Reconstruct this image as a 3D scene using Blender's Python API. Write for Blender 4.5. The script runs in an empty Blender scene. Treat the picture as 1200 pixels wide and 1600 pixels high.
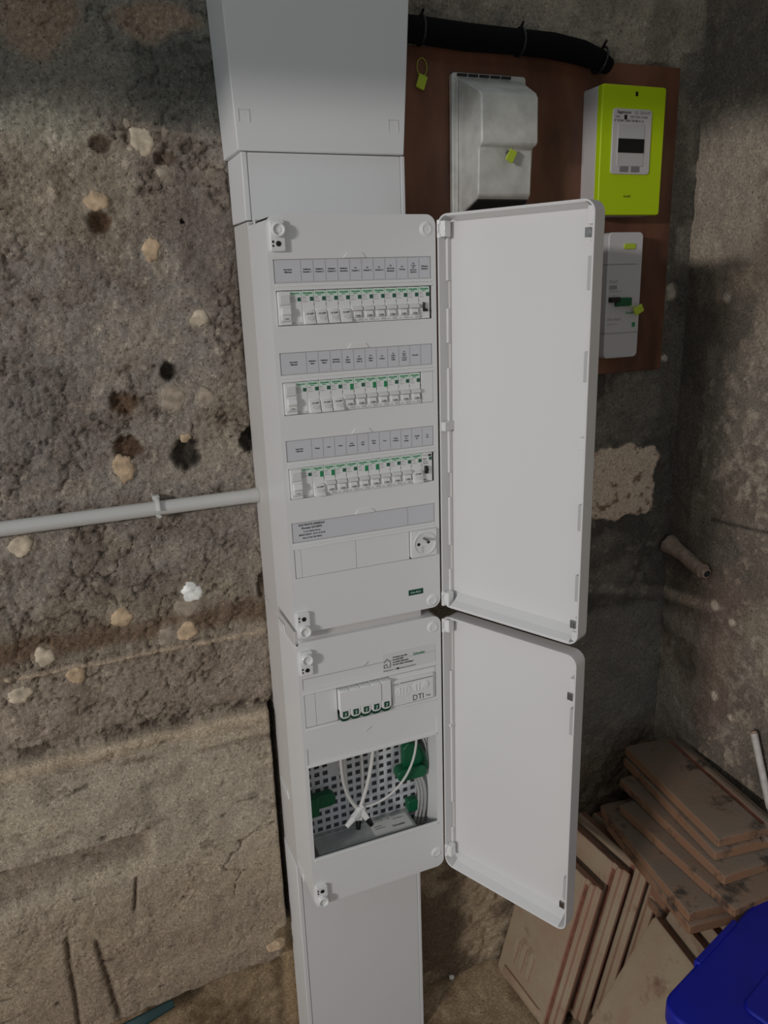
import bpy, bmesh, math, random
import numpy as np
from mathutils import Vector, Matrix

S = bpy.context.scene
C = S.collection
random.seed(7)

# ------------------------------------------------------------------ camera, world, lights, exposure
F_PX = 1206.06
cam_d = bpy.data.cameras.new('camera')
cam = bpy.data.objects.new('camera', cam_d); C.objects.link(cam)
cam_d.sensor_fit = 'VERTICAL'; cam_d.sensor_height = 36.0; cam_d.sensor_width = 27.0
cam_d.lens = F_PX / 1600 * 36.0
cam_d.clip_start = 0.02
rv = Vector((-0.27670915, 0.08808461, -0.38138587))
R = Matrix.Rotation(rv.length, 3, rv.normalized())          # columns: right, forward, up
rt, fw, up = R.col[0], R.col[1], R.col[2]
M = Matrix((rt, up, -fw)).transposed().to_4x4()
M.translation = Vector((-0.27958295, -1.07324577, 0.00376851))
cam.matrix_world = M
S.camera = cam

w = bpy.data.worlds.new('world'); S.world = w; w.use_nodes = True
bg = w.node_tree.nodes['Background']
bg.inputs[0].default_value = (0.86, 0.95, 1.0, 1)
bg.inputs[1].default_value = 0.36

def area(name, loc, target, sx, sy, power, col):
    d = bpy.data.lights.new(name, 'AREA'); d.shape = 'RECTANGLE'; d.size = sx; d.size_y = sy
    d.energy = power; d.color = col
    o = bpy.data.objects.new(name, d); C.objects.link(o); o.location = loc
    o.rotation_euler = (Vector(target) - Vector(loc)).to_track_quat('-Z', 'Y').to_euler()
    return o
area('workshop_lamp', (-3.95, -2.45, 0.66), (0.1, 0.1, -0.3), 0.60, 0.17, 77, (1.0, 0.955, 0.93))

S.view_settings.view_transform = 'Standard'
S.view_settings.look = 'None'
S.view_settings.gamma = 1.0
S.view_settings.use_curve_mapping = False
S.view_settings.exposure = 0.0

# ------------------------------------------------------------------ helpers
def lin(c):
    c = c / 255.0
    return c / 12.92 if c <= 0.04045 else ((c + 0.055) / 1.055) ** 2.4
def A(r, g, b, k=0.40):                                      # albedo of something seen as sRGB r,g,b
    return tuple(min(0.9, lin(v) / k) for v in (r, g, b))
def Av(rgb, k=0.40):
    c = np.asarray(rgb, float) / 255.0
    return np.where(c <= 0.04045, c / 12.92, ((c + 0.055) / 1.055) ** 2.4) / k

MATS = {}
def mat(name, col, rough=0.5, metal=0.0, bump=0.0, bscale=300.0, vary=0.0, vscale=30.0, spec=0.5, trans=0.0, alpha=1.0, coat=0.0):
    m = bpy.data.materials.new(name); m.use_nodes = True
    nt = m.node_tree; b = nt.nodes['Principled BSDF']
    b.inputs['Base Color'].default_value = (*col, 1); b.inputs['Roughness'].default_value = rough
    b.inputs['Metallic'].default_value = metal; b.inputs['Specular IOR Level'].default_value = spec
    b.inputs['Transmission Weight'].default_value = trans; b.inputs['Coat Weight'].default_value = coat
    tc = nt.nodes.new('ShaderNodeTexCoord')
    if vary > 0:
        n = nt.nodes.new('ShaderNodeTexNoise'); n.inputs['Scale'].default_value = vscale; n.inputs['Detail'].default_value = 6
        nt.links.new(tc.outputs['Object'], n.inputs['Vector'])
        r = nt.nodes.new('ShaderNodeMapRange'); r.inputs[1].default_value = 0.3; r.inputs[2].default_value = 0.7
        r.inputs[3].default_value = 1 - vary; r.inputs[4].default_value = 1 + vary
        nt.links.new(n.outputs[0], r.inputs[0])
        mx = nt.nodes.new('ShaderNodeVectorMath'); mx.operation = 'SCALE'
        mx.inputs[0].default_value = col; nt.links.new(r.outputs[0], mx.inputs['Scale'])
        nt.links.new(mx.outputs[0], b.inputs['Base Color'])
    if bump > 0:
        n2 = nt.nodes.new('ShaderNodeTexNoise'); n2.inputs['Scale'].default_value = bscale; n2.inputs['Detail'].default_value = 4
        nt.links.new(tc.outputs['Object'], n2.inputs['Vector'])
        bp = nt.nodes.new('ShaderNodeBump'); bp.inputs['Strength'].default_value = bump; bp.inputs['Distance'].default_value = 0.001
        nt.links.new(n2.outputs[0], bp.inputs['Height']); nt.links.new(bp.outputs[0], b.inputs['Normal'])
    MATS[name] = m
    return m

WHITE = mat('white_plastic', (0.80, 0.80, 0.80), 0.38, bump=0.06, bscale=900)
WHITE2 = mat('white_plastic_door', (0.77, 0.76, 0.758), 0.28, bump=0.03, bscale=500)
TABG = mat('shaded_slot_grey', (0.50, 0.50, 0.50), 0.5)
TRUNK = mat('white_trunking', (0.78, 0.785, 0.79), 0.42, bump=0.04, bscale=700)
HOUSE = mat('housing_plastic', (0.64, 0.615, 0.595), 0.5, bump=0.05, bscale=700)
CLEAR = mat('frosted_plastic', (0.86, 0.86, 0.85), 0.15, spec=0.6, coat=0.4)
MODW = mat('module_plastic', (0.82, 0.82, 0.81), 0.4)
MODG = mat('module_plastic_grey', (0.72, 0.715, 0.705), 0.4)
LABEL = mat('label_paper', (0.655, 0.655, 0.69), 0.35)
STEEL = mat('clip_steel', (0.30, 0.30, 0.30), 0.32, 1.0)
INK = mat('black_ink', (0.012, 0.012, 0.014), 0.6)
GREYINK = mat('grey_ink', (0.30, 0.30, 0.31), 0.6)
GREENINK = mat('green_ink', (0.02, 0.26, 0.10), 0.5)
PALEG = mat('pale_green_print', (0.66, 0.84, 0.72), 0.45)
GREEN = mat('green_plastic', (0.004, 0.11, 0.045), 0.4)
DKGREEN = mat('dark_green_plastic', (0.004, 0.06, 0.03), 0.4)
BLACK = mat('black_plastic', (0.01, 0.01, 0.011), 0.4)
DARK = mat('dark_void', (0.02, 0.02, 0.021), 0.8)
GREYP = mat('grey_conduit_plastic', (0.60, 0.595, 0.575), 0.28)
PERF = mat('perforated_steel', (0.74, 0.74, 0.77), 0.5, 0.0)
GALV = mat('galvanised_steel', (0.50, 0.51, 0.51), 0.35, 0.35, vary=0.1, vscale=60)
CABLE = mat('white_cable', (0.72, 0.71, 0.68), 0.4)
GCABLE = mat('grey_cable', (0.42, 0.42, 0.41), 0.4)
LIME = mat('lime_plastic', (0.52, 0.72, 0.004), 0.4)
SEAL = mat('seal_plastic', (0.48, 0.62, 0.05), 0.35)
METERSIDE = mat('meter_grey', (0.62, 0.59, 0.58), 0.45)
OLDW = mat('aged_cream_plastic', (0.62, 0.62, 0.58), 0.35, vary=0.2, vscale=28, bump=0.15, bscale=120)
BRK = mat('breaker_grey', (0.60, 0.59, 0.60), 0.45)
FOAM = mat('black_insulation', (0.006, 0.006, 0.007), 0.95, bump=0.9, bscale=220, spec=0.12)
BLUE = mat('blue_plastic', (0.008, 0.014, 0.36), 0.40, vary=0.15, vscale=14, bump=0.15, bscale=40)
TEAL = mat('teal_plastic', (0.010, 0.038, 0.040), 0.5, vary=0.3)
STUBM = mat('mortar_coated_pipe', A(95, 82, 72, .3), 0.9, bump=0.8, bscale=160, vary=0.25, vscale=60)
RODM = mat('dull_grey_steel', A(135, 130, 125), 0.5, vary=0.15, vscale=80)

def board_mat():
    m = mat('brown_hardboard', (0.16, 0.065, 0.038), 0.42)
    nt = m.node_tree; b = nt.nodes['Principled BSDF']
    tc = nt.nodes.new('ShaderNodeTexCoord'); mp = nt.nodes.new('ShaderNodeMapping'); mp.inputs['Scale'].default_value = (1, 1, 0.35)
    n = nt.nodes.new('ShaderNodeTexNoise'); n.inputs['Scale'].default_value = 14; n.inputs['Detail'].default_value = 7
    r = nt.nodes.new('ShaderNodeValToRGB')
    r.color_ramp.elements[0].position = 0.32; r.color_ramp.elements[0].color = (0.095, 0.040, 0.025, 1)
    r.color_ramp.elements[1].position = 0.72; r.color_ramp.elements[1].color = (0.26, 0.108, 0.060, 1)
    nt.links.new(tc.outputs['Object'], mp.inputs['Vector']); nt.links.new(mp.outputs[0], n.inputs['Vector'])
    nt.links.new(n.outputs[0], r.inputs[0]); nt.links.new(r.outputs[0], b.inputs['Base Color'])
    return m
BOARD = board_mat()

def terracotta(name, dust, clay, lo, hi, soot):
    m = mat(name, clay, 0.85)
    nt = m.node_tree; b = nt.nodes['Principled BSDF']
    tc = nt.nodes.new('ShaderNodeTexCoord')
    n = nt.nodes.new('ShaderNodeTexNoise'); n.inputs['Scale'].default_value = 11; n.inputs['Detail'].default_value = 8
    n.inputs['Roughness'].default_value = 0.6
    oi = nt.nodes.new('ShaderNodeObjectInfo')
    ad = nt.nodes.new('ShaderNodeVectorMath'); ad.operation = 'ADD'
    sc = nt.nodes.new('ShaderNodeVectorMath'); sc.operation = 'SCALE'; sc.inputs[0].default_value = (31, 17, 9)
    nt.links.new(oi.outputs['Random'], sc.inputs['Scale'])
    nt.links.new(tc.outputs['Object'], ad.inputs[0]); nt.links.new(sc.outputs[0], ad.inputs[1])
    nt.links.new(ad.outputs[0], n.inputs['Vector'])
    ge = nt.nodes.new('ShaderNodeNewGeometry')
    # dust settles on the broad faces (local z), the sides keep the clay colour
    vt = nt.nodes.new('ShaderNodeVectorTransform'); vt.vector_type = 'NORMAL'; vt.convert_from = 'WORLD'; vt.convert_to = 'OBJECT'
    nt.links.new(ge.outputs['True Normal'], vt.inputs[0])
    sx = nt.nodes.new('ShaderNodeSeparateXYZ'); nt.links.new(vt.outputs[0], sx.inputs[0])
    ab = nt.nodes.new('ShaderNodeMath'); ab.operation = 'ABSOLUTE'; nt.links.new(sx.outputs[2], ab.inputs[0])
    mr = nt.nodes.new('ShaderNodeMapRange'); mr.inputs[3].default_value = lo; mr.inputs[4].default_value = hi
    nt.links.new(ab.outputs[0], mr.inputs[0])
    mm = nt.nodes.new('ShaderNodeMath'); mm.operation = 'MULTIPLY_ADD'; mm.inputs[1].default_value = 1.6; mm.inputs[2].default_value = -0.8
    nt.links.new(n.outputs[0], mm.inputs[0])
    a2 = nt.nodes.new('ShaderNodeMath'); a2.operation = 'ADD'; a2.use_clamp = True
    nt.links.new(mr.outputs[0], a2.inputs[0]); nt.links.new(mm.outputs[0], a2.inputs[1])
    mx = nt.nodes.new('ShaderNodeMix'); mx.data_type = 'RGBA'
    mx.inputs[6].default_value = (*clay, 1); mx.inputs[7].default_value = (*dust, 1)
    nt.links.new(a2.outputs[0], mx.inputs[0])
    s1 = nt.nodes.new('ShaderNodeTexNoise'); s1.inputs['Scale'].default_value = 16; s1.inputs['Detail'].default_value = 5; s1.inputs['Roughness'].default_value = .65
    nt.links.new(ad.outputs[0], s1.inputs['Vector'])
    s2 = nt.nodes.new('ShaderNodeMapRange'); s2.inputs[1].default_value = soot[0]; s2.inputs[2].default_value = soot[1]; s2.inputs[4].default_value = .85
    nt.links.new(s1.outputs[0], s2.inputs[0])
    mz = nt.nodes.new('ShaderNodeMix'); mz.data_type = 'RGBA'; mz.inputs[7].default_value = (*soot[2], 1)
    nt.links.new(s2.outputs[0], mz.inputs[0]); nt.links.new(mx.outputs[2], mz.inputs[6]); nt.links.new(mz.outputs[2], b.inputs['Base Color'])
    n3 = nt.nodes.new('ShaderNodeTexNoise'); n3.inputs['Scale'].default_value = 150
    nt.links.new(tc.outputs['Object'], n3.inputs['Vector'])
    bp = nt.nodes.new('ShaderNodeBump'); bp.inputs['Strength'].default_value = 0.35; bp.inputs['Distance'].default_value = 0.002
    nt.links.new(n3.outputs[0], bp.inputs['Height']); nt.links.new(bp.outputs[0], b.inputs['Normal'])
    return m
TILE_D = terracotta('dusty_terracotta', (0.40, 0.315, 0.215), (0.34, 0.17, 0.115), 0.05, 0.85, (.58, .72, (.20, .10, .07)))
TILE_R = terracotta('brown_terracotta', (0.22, 0.18, 0.142), (0.30, 0.16, 0.09), 0.0, 0.75, (.54, .64, (.045, .036, .03)))

GROOVE = mat('red_clay_groove', (0.22, 0.085, 0.055), 0.9, vary=.3, vscale=40, bump=.4, bscale=150)
class MB:
    """collects shapes; build() links them as one mesh object"""
    def __init__(self): self.v = []; self.f = []
    def add(self, vs, fs):
        o = len(self.v); self.v += [tuple(p) for p in vs]; self.f += [tuple(i + o for i in f) for f in fs]; return self
    def box(self, x0, x1, y0, y1, z0, z1):
        vs = [(x, y, z) for x in (x0, x1) for y in (y0, y1) for z in (z0, z1)]
        return self.add(vs, [(0, 1, 3, 2), (4, 6, 7, 5), (0, 4, 5, 1), (2, 3, 7, 6), (0, 2, 6, 4), (1, 5, 7, 3)])
    def prism_y(self, poly, y0, y1):                         # polygon in x,z
        n = len(poly); vs = [(p[0], y0, p[1]) for p in poly] + [(p[0], y1, p[1]) for p in poly]
        fs = [tuple(range(n)), tuple(range(2 * n - 1, n - 1, -1))]
        fs += [(i, i + n, (i + 1) % n + n, (i + 1) % n) for i in range(n)]
        return self.add(vs, fs)
    def prism_x(self, poly, x0, x1):                         # polygon in y,z
        n = len(poly); vs = [(x0, *p) for p in poly] + [(x1, *p) for p in poly]
        fs = [tuple(range(n - 1, -1, -1)), tuple(range(n, 2 * n))]
        fs += [(i, (i + 1) % n, (i + 1) % n + n, i + n) for i in range(n)]
        return self.add(vs, fs)
    def ring_y(self, outer, inner, y0, y1):                  # hollow prism between two polygons of equal count
        n = len(outer)
        vs = [(p[0], y0, p[1]) for p in outer] + [(p[0], y0, p[1]) for p in inner] + [(p[0], y1, p[1]) for p in outer] + [(p[0], y1, p[1]) for p in inner]
        fs = []
        for i in range(n):
            j = (i + 1) % n
            fs += [(i, j, j + n, i + n), (i + 2 * n, i + 3 * n, j + 3 * n, j + 2 * n), (i, i + 2 * n, j + 2 * n, j), (i + n, j + n, j + 3 * n, i + 3 * n)]
        return self.add(vs, fs)
    def cyl(self, p0, p1, r0, r1=None, n=20, cap=True):
        r1 = r0 if r1 is None else r1
        p0, p1 = Vector(p0), Vector(p1); d = (p1 - p0).normalized()
        a = d.orthogonal().normalized(); b = d.cross(a)
        vs = []
        for p, r in ((p0, r0), (p1, r1)):
            for i in range(n):
                t = 2 * math.pi * i / n; vs.append(p + (a * math.cos(t) + b * math.sin(t)) * r)
        fs = [(i, (i + 1) % n, (i + 1) % n + n, i + n) for i in range(n)]
        if cap: fs += [tuple(range(n - 1, -1, -1)), tuple(range(n, 2 * n))]
        return self.add(vs, fs)
    def tube(self, pts, r, n=10, flat=None):
        pts = [Vector(p) for p in pts]; vs = []; m = len(pts)
        a = None
        for k, p in enumerate(pts):
            d = (pts[min(k + 1, m - 1)] - pts[max(k - 1, 0)]).normalized()
            if a is None: a = d.orthogonal().normalized()
            a = (a - d * a.dot(d)).normalized(); b = d.cross(a)
            rr = r[k] if isinstance(r, (list, tuple)) else r
            for i in range(n):
                t = 2 * math.pi * i / n; vs.append(p + (a * math.cos(t) + b * math.sin(t) * (flat or 1)) * rr)
        fs = []
        for k in range(m - 1):
            for i in range(n):
                j = (i + 1) % n; fs.append((k * n + i, k * n + j, (k + 1) * n + j, (k + 1) * n + i))
        fs += [tuple(range(n - 1, -1, -1)), tuple(range((m - 1) * n, m * n))]
        return self.add(vs, fs)
    def lathe_y(self, cx, cz, prof, n=24):                   # profile of (radius, y)
        vs = []; fs = []
        for r, y in prof:
            for i in range(n):
                t = 2 * math.pi * i / n; vs.append((cx + r * math.cos(t), y, cz + r * math.sin(t)))
        for k in range(len(prof) - 1):
            for i in range(n):
                j = (i + 1) % n; fs.append((k * n + i, k * n + j, (k + 1) * n + j, (k + 1) * n + i))
        fs += [tuple(range(n)), tuple(range((len(prof) - 1) * n, len(prof) * n))]
        return self.add(vs, fs)
    def text(self, s, x, z, size, y=0.0, align='CENTER', sx=1.0, bold=0.0):
        vs, fs = glyphs(s, align, bold)
        return self.add([(x + p[0] * size * sx, y, z + p[1] * size) for p in vs], fs)
    def xf(self, mtx):
        self.v = [tuple(mtx @ Vector(p)) for p in self.v]; return self
    def build(self, name, m, parent=None, bevel=0.0, seg=2, smooth=False, ang=35):
        me = bpy.data.meshes.new(name); me.from_pydata(self.v, [], self.f)
        bm = bmesh.new(); bm.from_mesh(me); bmesh.ops.recalc_face_normals(bm, faces=bm.faces); bm.to_mesh(me); bm.free()
        me.materials.append(m)
        o = bpy.data.objects.new(name, me); C.objects.link(o)
        if parent is not None: o.parent = parent
        if smooth or bevel > 0:
            me.polygons.foreach_set('use_smooth', [True] * len(me.polygons))
            try: me.set_sharp_from_angle(angle=math.radians(ang))
            except Exception: pass
        if bevel > 0:
            b = o.modifiers.new('bevel', 'BEVEL'); b.width = bevel; b.segments = seg; b.limit_method = 'ANGLE'; b.angle_limit = math.radians(40)
            b.harden_normals = False
        return o

_G = {}
def glyphs(s, align, bold):
    key = (s, align, bold)
    if key not in _G:
        cu = bpy.data.curves.new('t', 'FONT'); cu.body = s; cu.size = 1.0; cu.resolution_u = 2; cu.align_x = align; cu.offset = bold
        ob = bpy.data.objects.new('t', cu)
        me = ob.to_mesh()
        _G[key] = ([tuple(v.co) for v in me.vertices], [tuple(p.vertices) for p in me.polygons])
        ob.to_mesh_clear(); bpy.data.objects.remove(ob); bpy.data.curves.remove(cu)
    return _G[key]

def rrect(x0, x1, z0, z1, r, n=6):
    p = []
    for cx, cz, a0 in ((x1 - r, z1 - r, 0), (x0 + r, z1 - r, 90), (x0 + r, z0 + r, 180), (x1 - r, z0 + r, 270)):
        for i in range(n + 1):
            a = math.radians(a0 + 90 * i / n); p.append((cx + r * math.cos(a), cz + r * math.sin(a)))
    return p

def boolean(o, cutters):
    """cut boxes out of a mesh and keep the result as its mesh"""
    if len(cutters) > 1:
        boolean(o, cutters[:1]); cutters = cutters[1:]
        if len(cutters) > 1 and any(c[3] < .01 for c in cutters) and not all(c[3] < .01 for c in cutters):
            boolean_many(o, [c for c in cutters if c[3] < .01]); cutters = [c for c in cutters if c[3] >= .01]
    boolean_many(o, cutters)
def boolean_many(o, cutters):
    cut = MB()
    for c in cutters: cut.box(*c)
    co = cut.build('cutter', DARK)
    md = o.modifiers.new('cut', 'BOOLEAN'); md.operation = 'DIFFERENCE'; md.object = co; md.solver = 'EXACT'
    bpy.context.view_layer.update()
    dg = bpy.context.evaluated_depsgraph_get()
    me = bpy.data.meshes.new_from_object(o.evaluated_get(dg))
    o.modifiers.remove(md); old = o.data; me.name = old.name; o.data = me
    bpy.data.meshes.remove(old); d = co.data; bpy.data.objects.remove(co); bpy.data.meshes.remove(d)

def tag(o, label, cat, group=None):
    o['label'] = label; o['category'] = cat
    if group: o['group'] = group
    return o
def thing(name, label, cat, loc=(0, 0, 0), group=None, mtx=None):
    o = bpy.data.objects.new(name, None); C.objects.link(o); o.empty_display_size = 0.05
    if mtx is not None: o.matrix_world = mtx
    else: o.location = loc
    return tag(o, label, cat, group)
def dup(root, loc=None, label=None, group=None, mtx=None):
    r = root.copy(); C.objects.link(r)
    if mtx is not None: r.matrix_world = mtx
    elif loc is not None: r.location = loc
    if label: r['label'] = label
    if group: r['group'] = group
    for ch in list(root.children):
        c = ch.copy(); C.objects.link(c); c.parent = r
        for g in list(ch.children):
            d = g.copy(); C.objects.link(d); d.parent = c
    return r
def structure(o): o['kind'] = 'structure'; return o

# ------------------------------------------------------------------ numpy noise
_rng = np.random.default_rng(3)
_T = _rng.random((256, 256))
def vnoise(x, y):
    xi = np.floor(x).astype(int); yi = np.floor(y).astype(int); fx = x - xi; fy = y - yi
    fx = fx * fx * (3 - 2 * fx); fy = fy * fy * (3 - 2 * fy)
    g = lambda a, b: _T[a % 256, b % 256]
    return (g(xi, yi) * (1 - fx) + g(xi + 1, yi) * fx) * (1 - fy) + (g(xi, yi + 1) * (1 - fx) + g(xi + 1, yi + 1) * fx) * fy
def fbm(x, y, s, oct=5, gain=0.5, ox=0.0):
    v = 0; a = 1; t = 0
    for i in range(oct):
        v = v + a * vnoise(x * s + ox + 17.3 * i, y * s + ox * 1.7 + 9.1 * i); t += a; a *= gain; s *= 2.03
    return v / t
def sst(e0, e1, x): t = np.clip((x - e0) / (e1 - e0), 0, 1); return t * t * (3 - 2 * t)
def mixc(col, c, m): return col * (1 - m[..., None]) + np.asarray(c) * m[..., None]

def wall_mat():
    m = bpy.data.materials.new('rough_concrete'); m.use_nodes = True
    nt = m.node_tree; b = nt.nodes['Principled BSDF']; b.inputs['Roughness'].default_value = 0.93; b.inputs['Specular IOR Level'].default_value = 0.2
    at = nt.nodes.new('ShaderNodeAttribute'); at.attribute_name = 'Col'
    tc = nt.nodes.new('ShaderNodeTexCoord')
    n = nt.nodes.new('ShaderNodeTexNoise'); n.inputs['Scale'].default_value = 170; n.inputs['Detail'].default_value = 5; n.inputs['Roughness'].default_value = 0.7
    nt.links.new(tc.outputs['Object'], n.inputs['Vector'])
    r = nt.nodes.new('ShaderNodeMapRange'); r.inputs[1].default_value = 0.3; r.inputs[2].default_value = 0.7; r.inputs[3].default_value = 0.70; r.inputs[4].default_value = 1.24
    nt.links.new(n.outputs[0], r.inputs[0])
    mx = nt.nodes.new('ShaderNodeVectorMath'); mx.operation = 'SCALE'
    nt.links.new(at.outputs['Color'], mx.inputs[0]); nt.links.new(r.outputs[0], mx.inputs['Scale']); nt.links.new(mx.outputs[0], b.inputs['Base Color'])
    g = nt.nodes.new('ShaderNodeTexNoise'); g.inputs['Scale'].default_value = 310; g.inputs['Detail'].default_value = 2
    nt.links.new(tc.outputs['Object'], g.inputs['Vector'])
    rr = nt.nodes.new('ShaderNodeValToRGB'); e = rr.color_ramp.elements
    e[0].position = 0.30; e[0].color = (.42, .41, .40, 1); e[1].position = 0.40; e[1].color = (1, 1, 1, 1)
    for p_, c_ in ((.62, (1, 1, 1, 1)), (.72, (1.75, 1.72, 1.66, 1))): k_ = e.new(p_); k_.color = c_
    nt.links.new(g.outputs[0], rr.inputs[0])
    m2 = nt.nodes.new('ShaderNodeVectorMath'); m2.operation = 'MULTIPLY'
    nt.links.new(mx.outputs[0], m2.inputs[0]); nt.links.new(rr.outputs[0], m2.inputs[1]); nt.links.new(m2.outputs[0], b.inputs['Base Color'])
    bp = nt.nodes.new('ShaderNodeBump'); bp.inputs['Strength'].default_value = 0.9; bp.inputs['Distance'].default_value = 0.0035
    nt.links.new(n.outputs[0], bp.inputs['Height']); nt.links.new(bp.outputs[0], b.inputs['Normal'])
    return m
WALL = wall_mat()

def grid_object(name, P, col):
    """P: (n,m,3) points, col: (n,m,3)"""
    n, m, _ = P.shape
    me = bpy.data.meshes.new(name)
    idx = np.arange(n * m).reshape(n, m)
    q = np.stack([idx[:-1, :-1], idx[1:, :-1], idx[1:, 1:], idx[:-1, 1:]], -1).reshape(-1)
    nf = (n - 1) * (m - 1)
    me.vertices.add(n * m); me.vertices.foreach_set('co', P.reshape(-1).astype(np.float32))
    me.loops.add(nf * 4); me.loops.foreach_set('vertex_index', q.astype(np.int32))
    me.polygons.add(nf); me.polygons.foreach_set('loop_start', np.arange(0, nf * 4, 4, dtype=np.int32))
    me.update(calc_edges=True); me.validate()
    me.polygons.foreach_set('use_smooth', np.ones(nf, dtype=bool))
    at = me.color_attributes.new('Col', 'FLOAT_COLOR', 'POINT')
    c4 = np.concatenate([np.clip(col, 0.004, 0.85), np.ones((n, m, 1))], -1)
    at.data.foreach_set('color', c4.reshape(-1).astype(np.float32))
    me.materials.append(WALL)
    o = bpy.data.objects.new(name, me); C.objects.link(o)
    return structure(o)

YW = 0.20                                                    # back wall plane
XR = 0.905                                                   # right wall plane
ZF = -1.55                                                   # floor
def axis(*segs):
    a = []
    for s, e, d in segs: a += list(np.arange(s, e - 1e-9, d))
    a.append(segs[-1][1]); return np.array(a)

# dabs and holes on the back wall: x, z, half width, half height, sort
SPOTS = [(-0.132,0.216,0.016,0.020,'p'),(-0.205,0.134,0.016,0.014,'t'),(-0.137,0.066,0.013,0.016,'t'),(-0.075,-0.038,0.013,0.013,'p'),(-0.129,-0.159,0.020,0.020,'g'),(-0.076,-0.162,0.014,0.014,'g'),(-0.217,-0.264,0.016,0.021,'t'),(-0.116,-0.225,0.008,0.008,'t'),(-0.383,-0.368,0.018,0.016,'p'),(-0.133,-0.492,0.018,0.016,'w'),(-0.251,-0.516,0.019,0.014,'t'),(-0.148,-0.562,0.015,0.018,'t'),(-0.181,-0.565,0.016,0.018,'g'),(-0.377,-0.561,0.015,0.016,'p'),(-0.334,-0.604,0.013,0.016,'t'),(-0.422,-0.619,0.018,0.014,'p'),(-0.104,0.174,0.011,0.011,'g'),(-0.151,0.239,0.005,0.006,'g'),(-0.146,-0.519,0.019,0.016,'g'),(0.862,-0.031,0.013,0.015,'d'),(0.857,-0.161,0.008,0.008,'d'),
(-0.192,0.213,0.014,0.015,'h'),(-0.102,0.192,0.015,0.013,'h'),(-0.206,0.107,0.017,0.017,'H'),(-0.129,-0.116,0.013,0.014,'B'),(-0.205,-0.161,0.023,0.019,'b'),(-0.207,-0.234,0.021,0.018,'H'),(-0.120,-0.252,0.024,0.027,'B'),(-0.013,-0.237,0.016,0.022,'B'),(-0.010,-0.503,0.009,0.022,'h'),(-0.086,0.107,0.003,0.003,'B')]

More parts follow.
